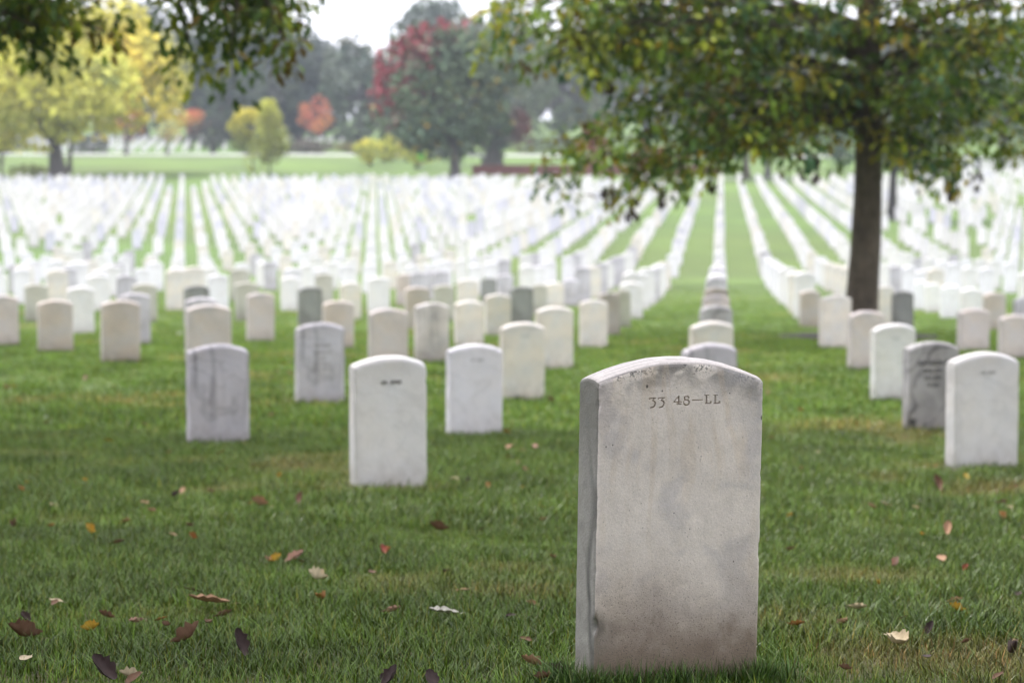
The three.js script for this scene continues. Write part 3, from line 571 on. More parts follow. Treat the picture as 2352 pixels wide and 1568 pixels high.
const ring = (R, n, h0, h1, r0, r1, y0, y1, skip) => { const o = []; for (let i = 0; i < n; i++) { const a = i * 2.399 + R() * 0.5, f = i / (n - 1), r = lerp(r0, r1, f) * (0.85 + 0.3 * R()); if (skip && skip(a)) continue; o.push([lerp(h0, h1, f), Math.cos(a) * r, lerp(y0, y1, f) + (R() - 0.5) * 0.5, Math.sin(a) * r, 0.45 + 0.3 * R()]); } return o; };
const TREE_Z = 27.2, treePos = place(1972, TREE_Z);
{
  const R = rng(11), m = F / TREE_Z, at = (px, py, dz) => { const q = atDepth(px, py, TREE_Z - dz); return [q.x - treePos.x, q.y - treePos.y, dz]; };
  const to = (hs, px, py, dz, sag) => [hs, ...at(px, py, dz), sag];
  const limbs = [
    to(3.3, 1130, 90, 0.6, 0.5), to(3.5, 1180, 15, -0.8, 0.5), to(3.0, 1250, 130, 1.0, 0.5), to(2.9, 1350, 120, -0.4, 0.4), to(3.2, 1300, 40, 0.3, 0.5),
    to(2.75, 1400, 240, 0.6, 0.25), to(2.7, 1300, 330, -0.3, 0.55), to(2.6, 1350, 370, 1.1, 0.5), to(2.55, 1440, 420, 0.5, 0.6), to(2.5, 1520, 350, -0.8, 0.4), to(2.4, 1560, 380, 1.4, 0.5),
    to(2.4, 1640, 330, 0.4, 0.4), to(2.45, 1700, 290, 1.6, 0.4), to(2.5, 1740, 270, -1.2, 0.4), to(2.2, 1830, 350, 1.2, 0.45), to(2.6, 1560, 240, 1.6, 0.4), to(2.8, 1480, 160, -1.2, 0.4),
    to(2.15, 2090, 290, 0.3, 0.1), to(2.2, 2170, 400, 0.8, 0.55), to(2.2, 2240, 390, -0.4, 0.5), to(2.3, 2120, 400, 1.5, 0.5), to(2.4, 2330, 320, 0.5, 0.4), to(2.5, 2420, 250, -0.6, 0.5), to(2.3, 2060, 380, -1.4, 0.4), to(2.6, 2280, 250, 1.8, 0.4), to(2.9, 2480, 150, 0.8, 0.5), to(3.0, 2560, 60, -0.3, 0.5),
    to(2.9, 1750, 170, 1.7, 0.3), to(2.9, 2150, 200, 1.7, 0.3), to(3.1, 2230, 120, 1.6, 0.3), to(2.9, 1900, 200, 1.2, 0.3), to(3.3, 1930, 50, 1.4, 0.3), to(2.8, 2060, 240, 1.1, 0.3), to(3.4, 2080, 60, 1.2, 0.3), to(3.2, 1760, 60, 1.2, 0.3), to(3.7, 2150, 10, 0.9, 0.3), to(3.6, 2290, 10, 0.4, 0.4), to(3.5, 2420, 40, 0.8, 0.4), to(3.4, 2230, 70, -0.5, 0.3), to(3.7, 1850, 0, 0.9, 0.3), to(3.2, 1650, 100, 1.6, 0.3), to(3.2, 1500, 60, 1.5, 0.4),
    to(2.8, 1700, 190, -2.0, 0.3), to(2.9, 2150, 170, -2.2, 0.3), to(3.2, 1420, 60, -1.9, 0.3), to(3.1, 2300, 60, -1.8, 0.3),
    to(3.6, 1230, 60, 0.9, 0.5), to(3.5, 1330, 80, 1.4, 0.4), to(3.6, 1420, 110, 0.9, 0.4), to(3.4, 1560, 160, 0.9, 0.3), to(3.4, 1250, -20, 0.2, 0.5), to(3.6, 1400, -10, 1.0, 0.4), to(3.3, 2330, 100, 1.2, 0.4), to(3.1, 2400, 170, -0.2, 0.4), to(2.8, 2340, 220, 1.0, 0.4), to(2.6, 2200, 300, 0.2, 0.4), to(2.5, 1620, 300, 0.0, 0.4),
    ...ring(R, 34, 3.4, 8.6, 4.1, 1.2, 4.0, 9.3),
  ];
  const dead = [[1450, 488, 0.4, 0.3], [1641, 412, 0.3, 0.42], [1870, 385, 1.0, 0.3], [1850, 385, 0.9, 0.24], [2188, 440, 0.6, 0.22], [2240, 415, 0.2, 0.25], [1366, 190, 0.2, 0.25], [1402, 205, 0, 0.2], [1290, 112, 0.4, 0.25], [1425, 60, 0.6, 0.2], [1400, 455, 0.3, 0.2], [1520, 450, 0.2, 0.22]].map(([x, y, d, l]) => [...at(x, y, d), l]);
  oak('oak_tree', 'dark oak with a straight trunk and drooping green-yellow leaves at right', treePos, { height: 9.6, radius: 0.185, limbs, seed: 21, leaf: 0.115, perCluster: 11, spacing: 0.34, tips: 2, puff: 0.18, palette: OAKS, dead, lean: [0.25, 0] });
  // the bare soil at its foot
  const g = new THREE.CircleGeometry(0.95, 40, 0, Math.PI * 2), pa = g.attributes.position;
  const ringGeo = new THREE.BufferGeometry(), P = [], I = [], rr = [0, 0.3, 0.55, 0.8, 0.95];
  rr.forEach((q, j) => { for (let i = 0; i < 40; i++) { const a = i / 40 * 6.2832, k = q * (1 + 0.16 * (fbm(Math.cos(a) * 2 + 4, Math.sin(a) * 2 + 4, 5, 2) - 0.5)), x = Math.cos(a) * k, z = Math.sin(a) * k; P.push(x, groundY(TREE_Z - z) - treePos.y + 0.012 + 0.05 * (1 - (q / 0.95) ** 2) + 0.02 * hash(i, j), z); } });
  for (let j = 0; j < rr.length - 1; j++) for (let i = 0; i < 40; i++) { const a = j * 40 + i, b = j * 40 + (i + 1) % 40; I.push(a, b, a + 40, b, b + 40, a + 40); }
  ringGeo.setAttribute('position', new THREE.Float32BufferAttribute(P, 3)); ringGeo.setIndex(I); ringGeo.computeVertexNormals();
  const mr = mesh('soil_ring', ringGeo, std(0.014, 0.009, 0.007, 1)); mr.position.copy(treePos); tag(mr, 'dark bare soil ring round the foot of the oak trunk', null, null, 'structure');
}
{
  const Z = 17.5, pos = new THREE.Vector3(-6.6, groundY(Z), -Z), R = rng(33);
  const at = (hs, px, py, dz, sag = 0.5) => { const q = atDepth(px, py, Z - dz); return [hs, q.x - pos.x, q.y - pos.y, dz, sag]; };
  const limbs = [at(2.9, 50, 30, 0.2), at(2.9, 95, 62, 0.5), at(3.0, 110, 110, 0.1), at(3.1, 200, 35, -0.3), at(3.1, 235, 62, 0.1), at(3.1, 160, -10, 0.6), at(2.9, 0, 0, -0.6), at(2.9, 130, 20, -0.5),
    at(4.8, 425, 95, 0.3, [0.95, 2.0]), at(4.9, 470, 10, 0.0, [0.93, 1.8]), at(4.9, 535, 85, 0.1, [0.9, 1.9]), at(4.9, 590, 20, -0.4, [0.9, 1.8]), at(4.9, 655, 100, 0.4, [0.9, 1.9]), at(5.0, 680, 20, -0.2, [0.9, 1.8]), at(5.0, 545, 10, 0.6, [0.9, 1.8]), at(5.0, 620, 45, -0.7, [0.9, 1.8]),
    ...ring(R, 46, 4.3, 9.5, 5.6, 1.4, 5.6, 10.8)];
  oak('oak_tree', 'dark oak branches hanging into the top left corner of the view', pos, { height: 10.8, radius: 0.24, limbs, seed: 55, leaf: 0.095, perCluster: 11, spacing: 0.3, puff: 0.17, twig: 0.5, tips: 3, palette: [[0.055, 0.10, 0.018, 0.36], [0.11, 0.17, 0.02, 0.28], [0.22, 0.25, 0.02, 0.26], [0.13, 0.09, 0.016, 0.1]], dead: [] });
}
// the trees whose shade the photographer kneels in
for (const [x, z, r, lowest, seed, label] of [
  [-5.4, 8, 5.2, 5.0, 71, 'shade oak at left of the camera, outside the view'], [5.6, 12.5, 4.6, 5.0, 72, 'shade oak at right, outside the view'], [5.2, 3.5, 4.8, 4.4, 73, 'shade oak at right beside the camera, outside the view'],
  [-3.2, -5, 5.2, 2.0, 74, 'shade oak behind the camera at left'], [4.2, -6, 5.2, 2.0, 75, 'shade oak behind the camera at right'], [-9.5, 0.5, 4.6, 2.2, 76, 'low shade oak far left of the camera'], [10.2, -1, 4.6, 2.2, 77, 'low shade oak far right of the camera'], [0.5, -14, 5.5, 1.8, 78, 'low shade oak well behind the camera'],
]) {
  const R = rng(seed);
  oak('oak_tree', label, new THREE.Vector3(x, groundY(z), -z), { height: 10, radius: 0.22, limbs: ring(R, 42, lowest * 0.75, 9, r, 1.3, lowest, 9.8), seed, leaf: lowest > 4 ? 0.27 : 0.42, perCluster: 5, spacing: lowest > 4 ? 0.5 : 0.42, palette: OAKS, mat: farLeaf });
}

// ---- trees beyond the field; every crown is a heap of leaf clumps
function farTree(name, label, px, depth, [cx0, cx1, top, bottom], trunkW, { tones, cards = 3800, lumps = 26, cone = 0, seed, group, gap = 0.2, size = 1, trunkTone = [0.09, 0.08, 0.075], fork }) {
  const R = rng(seed), pos = place(px, depth), t = base(name, pos), s = F / depth, L = new Leaves();
  const topP = atDepth(px, top, depth).y - pos.y, botP = atDepth(px, bottom, depth).y - pos.y, x0 = (cx0 - px) / s, x1 = (cx1 - px) / s, cx = (x0 + x1) / 2, rx = (x1 - x0) / 2, ry = (topP - botP) / 2, cy = (topP + botP) / 2;
  const r = trunkW / s / 2, tp = [], tr = [], hi = cone ? topP * 0.85 : cy + ry * 0.2;
  for (let i = 0; i <= 9; i++) { const y = -0.2 + (hi + 0.2) * i / 9; tp.push(new THREE.Vector3(cx * (y / hi) ** 2 * 0.8 * (y > 0 ? 1 : 0) + 0.12 * r * Math.sin(y * 2), y, 0)); tr.push(r * (1 - 0.7 * i / 9) * (1 + 0.55 * Math.exp(-Math.max(0, y) * 2.2 / Math.max(0.4, r * 4)))); }
  const tm = std(...trunkTone, 0.95); mesh('trunk', taperTube(tp, tr, 9, 0.15, seed), tm, t);
  const limbs = []; for (let i = 0; i < 9; i++) { const f = 0.35 + 0.06 * i, s0 = tp[Math.floor(f * 9)], a = i * 2.4 + R(), e = new THREE.Vector3(cx + Math.cos(a) * rx * 0.75, lerp(botP, topP, 0.2 + 0.7 * R()), Math.sin(a) * rx * 0.7); limbs.push(taperTube([s0, s0.clone().lerp(e, 0.5).add(new THREE.Vector3(0, -0.06 * ry, 0)), e], [r * 0.45, r * 0.28, r * 0.08], 5)); }
  if (fork) limbs.push(taperTube([new THREE.Vector3(fork[0], fork[1], 0.3), new THREE.Vector3((fork[0] + fork[2]) / 2, (fork[1] + fork[3]) / 2 - 0.2, 0.4), new THREE.Vector3(fork[2], fork[3], 0.3)], [r * 0.6, r * 0.5, r * 0.3], 6));
  mesh('limbs', mergeGeometries(limbs), tm, t);
  const heap = []; for (let i = 0; i < lumps; i++) {
    const d = rv(R), q = cone ? R() ** 0.8 : 0, k = 0.45 + 0.4 * R();
    let p = cone ? [cx + d.x * rx * (1 - q) * 0.75, botP + (topP - botP) * q, d.z * rx * (1 - q) * 0.75] : [cx + d.x * rx * 0.8 * (d.y > 0 ? 1 - 0.35 * d.y : 1), cy + d.y * ry * 0.78, d.z * rx * 0.72];
    const sz = (cone ? (0.3 + 0.5 * (1 - q)) : 0.33) * (0.55 + 0.85 * R()); heap.push([p, sz * rx, sz * Math.min(ry, rx * 1.1) * 0.85, R()]);
  }
  for (let i = 0; i < cards; i++) {
    const [p, a, b, hue] = heap[Math.floor(R() * lumps)], d = rv(R), f = 0.55 + 0.5 * Math.cbrt(R());
    if (R() < gap && d.y < -0.2) continue;
    const q = new THREE.Vector3(p[0] + d.x * a * f, p[1] + d.y * b * f, p[2] + d.z * a * f);
    const c = tones((q.x - cx) / rx, (q.y - cy) / ry, hue, R), m = (0.72 + 0.5 * hue) * (0.75 + 0.5 * R()), sz = size * (0.2 + 0.22 * R()) * Math.max(0.6, Math.min(1.4, rx / 4));
    const dir = d.clone().add(rv(R)).add(new THREE.Vector3(0, -0.5, 0)).normalize(); L.card(q, dir, rv(R), sz, sz * 1.2, [c[0] * m, c[1] * m, c[2] * m]);
  }
  mesh('crown', L.build(), farLeaf, t).userData.kind = 'stuff';
  return tag(t, label, 'tree', group);
}
const mix = (A, B, t) => [lerp(A[0], B[0], t), lerp(A[1], B[1], t), lerp(A[2], B[2], t)];
const pick = (...cs) => (x, y, h) => { const k = h * (cs.length - 1), i = Math.min(cs.length - 2, Math.floor(k)); return cs.length === 1 ? cs[0] : mix(cs[i], cs[i + 1], k - i); };
const YEL = [0.62, 0.55, 0.09], YEL2 = [0.52, 0.52, 0.10], YGR = [0.36, 0.40, 0.09], GRN = [0.12, 0.165, 0.075], DGR = [0.042, 0.062, 0.055], RED = [0.24, 0.04, 0.05], ORG = [0.55, 0.25, 0.07], PNK = [0.36, 0.10, 0.08], TEAL = [0.105, 0.15, 0.11];
farTree('yellow_tree', 'big yellow tree at left whose thick trunk stands behind the rows', 135, 177, [-70, 300, 60, 335], 36, { tones: pick(YGR, YEL, YEL2, YEL), cards: 7000, lumps: 40, seed: 501 });
farTree('yellow_tree', 'tall golden tree behind and right of the thick-trunked yellow one', 163, 190, [110, 430, 12, 300], 12, { tones: pick(YEL, YEL2, YEL, [0.6, 0.46, 0.06]), cards: 7000, lumps: 40, seed: 502, fork: [2.0, 4.6, 5.2, 8.2] });
farTree('young_tree', 'thin yellow sapling at the left edge', 8, 176, [-30, 40, 285, 350], 8, { tones: pick(YEL, YEL2), cards: 900, lumps: 8, seed: 503 });
farTree('shrub', 'low olive shrub in front of the lawn at far left', 70, 182, [20, 125, 378, 408], 6, { tones: pick([0.28, 0.30, 0.10], [0.2, 0.23, 0.08]), cards: 600, lumps: 10, seed: 504 });
farTree('maple_tree', 'small red-orange maple left of the pale hillside stones', 293, 246, [268, 348, 248, 325], 11, { tones: pick([0.5, 0.1, 0.06], ORG, [0.3, 0.2, 0.06]), cards: 1300, lumps: 12, seed: 505, gap: 0.5 });
farTree('yellow_tree', 'slender yellow tree in front of the pale hillside stones', 387, 246, [340, 432, 235, 325], 8, { tones: pick(YEL, [0.3, 0.22, 0.06]), cards: 1700, lumps: 14, seed: 506, gap: 0.5 });
farTree('maple_tree', 'orange maple behind the dark round tree', 442, 268, [412, 484, 252, 310], 8, { tones: pick(ORG, [0.55, 0.15, 0.08], [0.4, 0.22, 0.06]), cards: 1300, lumps: 10, seed: 507 });
farTree('dark_tree', 'small dark purplish round tree on a thin trunk', 492, 250, [446, 545, 266, 342], 8, { tones: pick([0.045, 0.05, 0.045], [0.05, 0.06, 0.045]), cards: 2200, lumps: 16, seed: 508, trunkTone: [0.05, 0.05, 0.05] });
farTree('young_tree', 'pointed yellow-green young tree alone on the lawn', 622, 184, [575, 664, 238, 380], 5, { tones: (x, y, h) => mix(mix([0.14, 0.14, 0.05], YGR, h), YEL2, clamp(y * 0.7 + 0.3)), cards: 3600, lumps: 26, cone: 1, seed: 509 });
farTree('young_tree', 'paler yellow young tree half behind the pointed one', 583, 190, [524, 632, 248, 350], 5, { tones: (x, y, h) => mix([0.17, 0.22, 0.07], YEL, clamp(0.4 + y * 0.6 + h * 0.3)), cards: 2600, lumps: 18, seed: 510 });
farTree('maple_tree', 'bright orange maple before the dark wood', 715, 262, [684, 764, 218, 312], 8, { tones: pick(ORG, [0.55, 0.14, 0.1], [0.5, 0.24, 0.07]), cards: 1600, lumps: 13, seed: 511, gap: 0.5 });
farTree('maple_tree', 'large maple with red upper left and green lower crown', 1045, 180, [862, 1190, 55, 350], 22, { tones: (x, y, h, R) => { const red = clamp(0.12 + 0.5 * y - 0.7 * x + (h - 0.5) * 1.2), c = mix(mix(GRN, TEAL, h), RED, sstep(0.55, 0.95, red)); return R() < 0.05 && y < 0.2 ? [0.3, 0.22, 0.05] : c; }, cards: 8000, lumps: 46, seed: 512 });
farTree('dark_tree', 'dark green tree with a flared trunk behind the brick wall', 1130, 200, [1062, 1214, 215, 362], 40, { tones: (x, y, h) => mix(mix(DGR, TEAL, h), [0.13, 0.05, 0.04], sstep(0.35, 0.9, x * 0.6 + h * 0.5)), cards: 4200, lumps: 24, seed: 513 });
farTree('young_tree', 'small yellow-green round tree, leftmost of three by the road', 852, 204, [816, 892, 314, 372], 8, { tones: pick(YGR, YEL2, YEL), cards: 1300, lumps: 12, seed: 514 });
farTree('young_tree', 'small tree with a dark trunk at the road edge', 884, 214, [862, 922, 312, 364], 12, { tones: pick([0.3, 0.22, 0.07], YEL2, YGR), cards: 1100, lumps: 10, seed: 515 });
farTree('young_tree', 'orange-tinged small tree at the road edge', 938, 214, [898, 985, 312, 364], 12, { tones: pick([0.35, 0.22, 0.06], YEL, YEL2), cards: 1300, lumps: 12, seed: 516 });
farTree('young_tree', 'small yellow tree beside the lime green sign', 958, 198, [930, 1000, 330, 376], 9, { tones: pick(YEL2, YGR), cards: 900, lumps: 8, seed: 517 });
farTree('red_shrub', 'red bush showing left of the oak crown', 1362, 190, [1328, 1402, 276, 398], 8, { tones: pick(PNK, [0.3, 0.08, 0.09]), cards: 2000, lumps: 14, seed: 518 });
farTree('red_shrub', 'red bush glimpsed through the oak crown', 1490, 192, [1450, 1530, 310, 398], 8, { tones: pick(PNK, [0.3, 0.08, 0.09]), cards: 1800, lumps: 14, seed: 519 });
farTree('park_tree', 'tree with a straight pinkish trunk at the field end', 1712, 178, [1600, 1790, 190, 345], 16, { tones: pick([0.1, 0.1, 0.07], [0.15, 0.13, 0.08], [0.2, 0.12, 0.09]), cards: 3600, lumps: 24, seed: 520, trunkTone: [0.16, 0.13, 0.125] });
farTree('park_tree', 'forked tree right of the straight pinkish trunk', 1760, 181, [1700, 1900, 180, 340], 14, { tones: pick([0.1, 0.1, 0.07], [0.16, 0.15, 0.08]), cards: 3400, lumps: 22, seed: 521, trunkTone: [0.12, 0.11, 0.11], fork: [0.05, 0.9, 1.1, 2.2] });
farTree('park_tree', 'teal green tree showing left of the oak trunk', 1925, 190, [1870, 1985, 250, 380], 10, { tones: pick([0.07, 0.13, 0.07], [0.1, 0.16, 0.06]), cards: 2400, lumps: 16, seed: 522 });
farTree('park_tree', 'leaning dark trunk among the stones right of the oak trunk', 2045, 106, [1960, 2240, 40, 400], 22, { tones: pick(DGR, GRN, [0.1, 0.11, 0.04]), cards: 5200, lumps: 30, seed: 523, trunkTone: [0.05, 0.045, 0.045] });
farTree('park_tree', 'green tree on a grey trunk at the upper right', 2294, 196, [2210, 2420, 150, 352], 14, { tones: pick([0.07, 0.12, 0.05], [0.12, 0.16, 0.05]), cards: 3600, lumps: 22, seed: 524 });
// the wood on the rise behind
const wood = [0, 0, 0, 0];
[
  [-60, 310, 10, 200, GRN], [60, 300, 20, 190, DGR], [230, 330, -30, 230, DGR], [330, 320, -10, 210, DGR], [440, 310, 55, 190, DGR], [520, 330, 40, 210, DGR], [600, 318, 30, 200, DGR], [675, 335, 45, 190, DGR], [560, 285, 150, 150, DGR], [690, 290, 130, 150, DGR], [740, 315, 90, 150, DGR], [830, 290, 78, 190, TEAL], [900, 305, 110, 130, GRN], [1000, 335, -20, 190, TEAL], [1075, 320, 20, 170, GRN], [1135, 332, -20, 170, GRN], [1190, 310, 60, 200, TEAL], [1290, 300, 85, 190, GRN], [1380, 320, 50, 200, GRN], [1480, 330, 40, 190, DGR], [1580, 310, 55, 190, GRN], [1690, 325, 60, 190, DGR], [1800, 310, 60, 190, DGR], [1910, 330, 40, 200, GRN], [2020, 310, 50, 190, DGR], [2130, 330, 45, 200, GRN], [2240, 310, 60, 190, DGR], [2350, 330, 30, 210, GRN],
].forEach(([px, depth, top, wide, tone], i) => {
  wood[px < 420 ? 0 : px < 780 ? 1 : px < 1120 ? 2 : 3]++;
  const nth = ORD[wood[px < 420 ? 0 : px < 780 ? 1 : px < 1120 ? 2 : 3] - 1];
  const where = px < 420 ? 'behind the yellow trees' : px < 780 ? 'of the dark wood behind the lawn' : px < 1120 ? 'around the gap of sky' : 'behind the oak crown';
  const g = EYE.y - groundY(depth), bottom = HORIZON + g * F / depth - 20;
  const names = { [DGR]: 'dark', [GRN]: 'green', [TEAL]: 'blue-green' };
  farTree('wood_tree', `hazy ${names[tone]} tree ${where}, ${nth} from the left there`, px, depth, [px - wide * 0.55, px + wide * 0.55, top, bottom], 16, { tones: pick(tone, mix(tone, GRN, 0.6), mix(tone, [[0.12, 0.11, 0.06], [0.09, 0.10, 0.07], [0.13, 0.09, 0.06]][i % 3], 0.6), tone), cards: 3600, lumps: 28, seed: 700 + i, size: 1.35, gap: 0, group: 'hazy trees ' + where });
});

[[560, 640, 318, 'olive'], [640, 760, 322, 'brownish'], [770, 850, 330, 'yellowish'], [985, 1075, 322, 'grey-green'], [1195, 1300, 325, 'pale green'], [1560, 1680, 300, 'dull green'], [0, 60, 318, 'dull olive'], [170, 260, 312, 'grey-olive']].forEach(([a, b, top, tone], i) => {
  const c = { olive: [0.13, 0.14, 0.07], brownish: [0.14, 0.11, 0.08], yellowish: [0.26, 0.22, 0.08], 'grey-green': [0.10, 0.12, 0.09], 'pale green': [0.16, 0.20, 0.10], 'dull green': [0.09, 0.12, 0.07], 'dull olive': [0.12, 0.13, 0.06], 'grey-olive': [0.11, 0.12, 0.08] }[tone], d = 250 + 4 * (i % 3), foot = HORIZON + (EYE.y - groundY(d)) * F / d;
  farTree('shrub', `low ${tone} shrubs beyond the road`, (a + b) / 2, d, [a, b, top, foot + 3], 6, { tones: pick(c, mix(c, DGR, 0.4)), cards: 1300, lumps: 14, seed: 620 + i, gap: 0 });
});

// ------------------------------------------------------------------ brick wall, sign, posts
{
  const z = 186, a = place(1085, z), b = place(1650, z), len = b.x - a.x, w = base('brick_wall', new THREE.Vector3((a.x + b.x) / 2, groundY(z), -z));
  const bm = std(1, 1, 1, 0.9, { map: texture(256, 64, (u, v, c) => { const row = Math.floor(v * 6), q = u * 20 + (row % 2) * 0.5, e = Math.min(q % 1, (v * 6) % 1), k = 0.7 + 0.5 * hash(Math.floor(q), row, 4); if (e < 0.1) { c[0] = 0.2; c[1] = 0.16; c[2] = 0.15; } else { c[0] = 0.2 * k; c[1] = 0.065 * k; c[2] = 0.06 * k; } }, true, true) });
  const g = new THREE.BoxGeometry(len, 0.85, 0.35); const uv = g.attributes.uv; for (let i = 0; i < uv.count; i++) uv.setX(i, uv.getX(i) * len / 4.4);
  const body = mesh('wall_body', g, bm, w); body.position.y = 0.3;
  const cap = mesh('coping', new THREE.BoxGeometry(len + 0.06, 0.07, 0.44), std(0.2, 0.1, 0.09, 0.9), w); cap.position.y = 0.76;
  tag(w, 'long low red brick wall beyond the rows, ending by the dark tree', 'wall');
}
{
  const p = place(969, 191), s = base('roadside_sign', p);
  mesh('post', new THREE.CylinderGeometry(0.035, 0.035, 1.5, 8).translate(0, 0.75, 0), std(0.25, 0.25, 0.26, 0.5), s);
  mesh('panel', new THREE.BoxGeometry(0.5, 0.62, 0.03).translate(0, 1.35, 0.05), std(0.22, 0.75, 0.06, 0.6), s);
  tag(s, 'small lime green sign near the road, left of the red-green maple', 'sign');
}
for (const [px, d, label] of [[1655, 182, 'thin grey post left of the pinkish trunk'], [1690, 180, 'thin grey post nearest the pinkish trunk']]) {
  const p = place(px, d), s = base('sign_post', p); mesh('post', new THREE.CylinderGeometry(0.04, 0.04, 2.0, 8).translate(0, 1, 0), std(0.2, 0.2, 0.2, 0.6), s); mesh('plate', new THREE.BoxGeometry(0.3, 0.35, 0.02).translate(0, 1.85, 0.05), std(0.3, 0.31, 0.3, 0.6), s);
  tag(s, label, 'post');
}

// ------------------------------------------------------------------ grass
function tuft(seed, blades, spread, h, wide) {
  const R = rng(seed), P = [], C = [], I = [];
  for (let b = 0; b < blades; b++) {
    const a = R() * 6.2832, q = spread * Math.sqrt(R()), x = Math.cos(a) * q, z = Math.sin(a) * q, dirA = R() * 6.2832, hh = h * (0.35 + 0.75 * R()), bend = hh * (0.2 + 1.1 * R() * R()), dx = Math.cos(dirA), dz = Math.sin(dirA), wx = -dz * wide * (0.6 + 0.6 * R()) / 2, wz = dx * wide * (0.6 + 0.6 * R()) / 2, o = P.length / 3;
    const dry = R() < 0.09, tone = 0.45 + 1.1 * R();
    for (const [t, k] of [[0, 1], [0.5, 0.85], [1, 0]]) {
      const px = x + dx * bend * t * t, pz = z + dz * bend * t * t, py = hh * t * (1 - 0.25 * t * (bend / hh)) - 0.004;
      const c = dry ? [2.5, 1.5, 2.4] : [1, 1, 1], m = tone * (0.75 + 0.4 * t);
      if (k) { P.push(px - wx * k, py, pz - wz * k, px + wx * k, py, pz + wz * k); C.push(c[0] * m, c[1] * m, c[2] * m, c[0] * m, c[1] * m, c[2] * m); } else { P.push(px, py, pz); C.push(c[0] * m, c[1] * m, c[2] * m); }
    }
    I.push(o, o + 1, o + 2, o + 1, o + 3, o + 2, o + 2, o + 3, o + 4);
  }
  const g = new THREE.BufferGeometry(); g.setAttribute('position', new THREE.Float32BufferAttribute(P, 3)); g.setAttribute('color', new THREE.Float32BufferAttribute(C, 3)); g.setIndex(I); g.computeVertexNormals(); return g;
}
const bladeMat = new THREE.MeshPhysicalMaterial({ color: 0xffffff, vertexColors: true, roughness: 0.4, side: THREE.DoubleSide, specularIntensity: 0.55 });
function sow(label, geos, z0, z1, density, scale, seed, part = 'grass', bright = 1, fade = 0) {
  const R = rng(seed), spots = geos.map(() => []), shut = stones.filter((s) => s.d < z1 + 1);
  const half = (z) => 0.2178 * z + 1.6;
  const n = Math.round(density * (z1 - z0) * (half(z0) + half(z1)));
  for (let i = 0; i < n; i++) {
    const z = Math.sqrt(lerp(z0 * z0, z1 * z1, R())), x = (R() * 2 - 1) * half(z);
    if (shut.some((s) => Math.abs(s.p.x - x) < 0.15 && Math.abs(-s.p.z - z) < 0.035)) continue;
    spots[Math.floor(R() * geos.length)].push([x, z]);
  }
  const M = new THREE.Matrix4(), Q = new THREE.Quaternion(), Y = new THREE.Vector3(0, 1, 0), C = new THREE.Color(), P = new THREE.Vector3(), S = new THREE.Vector3();
  geos.forEach((g, k) => {
    const im = new THREE.InstancedMesh(g, bladeMat, spots[k].length);
    spots[k].forEach(([x, z], i) => {
      const n1 = fbm(x * 0.9 + 30, z * 0.7 + 30, 61, 3), n2 = fbm(x * 3.1 + 30, z * 2.4 + 30, 62, 2), dry = sstep(0.56, 0.78, n1 * 0.55 + n2 * 0.45) * 0.75, k2 = (0.62 + 0.76 * n2) * (0.7 + 0.6 * R());
      const bare = sstep(0.62, 0.8, n2);
      const s = scale * (1 - fade * clamp((z - z0) / (z1 - z0))) * (0.7 + 0.6 * R()) * (1 - 0.35 * bare) * (0.8 + 0.4 * n1);
      M.compose(P.set(x, groundY(z), -z), Q.setFromAxisAngle(Y, R() * 6.2832), S.set(s * 1.1, s * (0.75 + 0.5 * R()), s * 1.1)); im.setMatrixAt(i, M);
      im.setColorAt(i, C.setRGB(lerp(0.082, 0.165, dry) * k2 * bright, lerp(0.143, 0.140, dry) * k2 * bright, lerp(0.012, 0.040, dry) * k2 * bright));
    });
    im.name = numbered(part); im.receiveShadow = im.castShadow = true; scene.add(im); tag(im, label, 'grass', null, 'stuff');
  });
}
const T1 = [1, 2, 3].map((k) => tuft(k * 31, 22, 0.055, 0.05, 0.0027)), T2 = [4, 5].map((k) => tuft(k * 31, 18, 0.13, 0.06, 0.007));
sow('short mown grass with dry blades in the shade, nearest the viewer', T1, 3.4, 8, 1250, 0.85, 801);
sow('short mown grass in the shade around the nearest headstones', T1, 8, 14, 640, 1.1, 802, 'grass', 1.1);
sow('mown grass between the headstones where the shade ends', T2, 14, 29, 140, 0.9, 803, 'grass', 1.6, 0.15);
sow('sunlit mown grass between the nearer rows', T2, 29, 62, 60, 0.8, 804, 'grass', 1.7, 0.7);
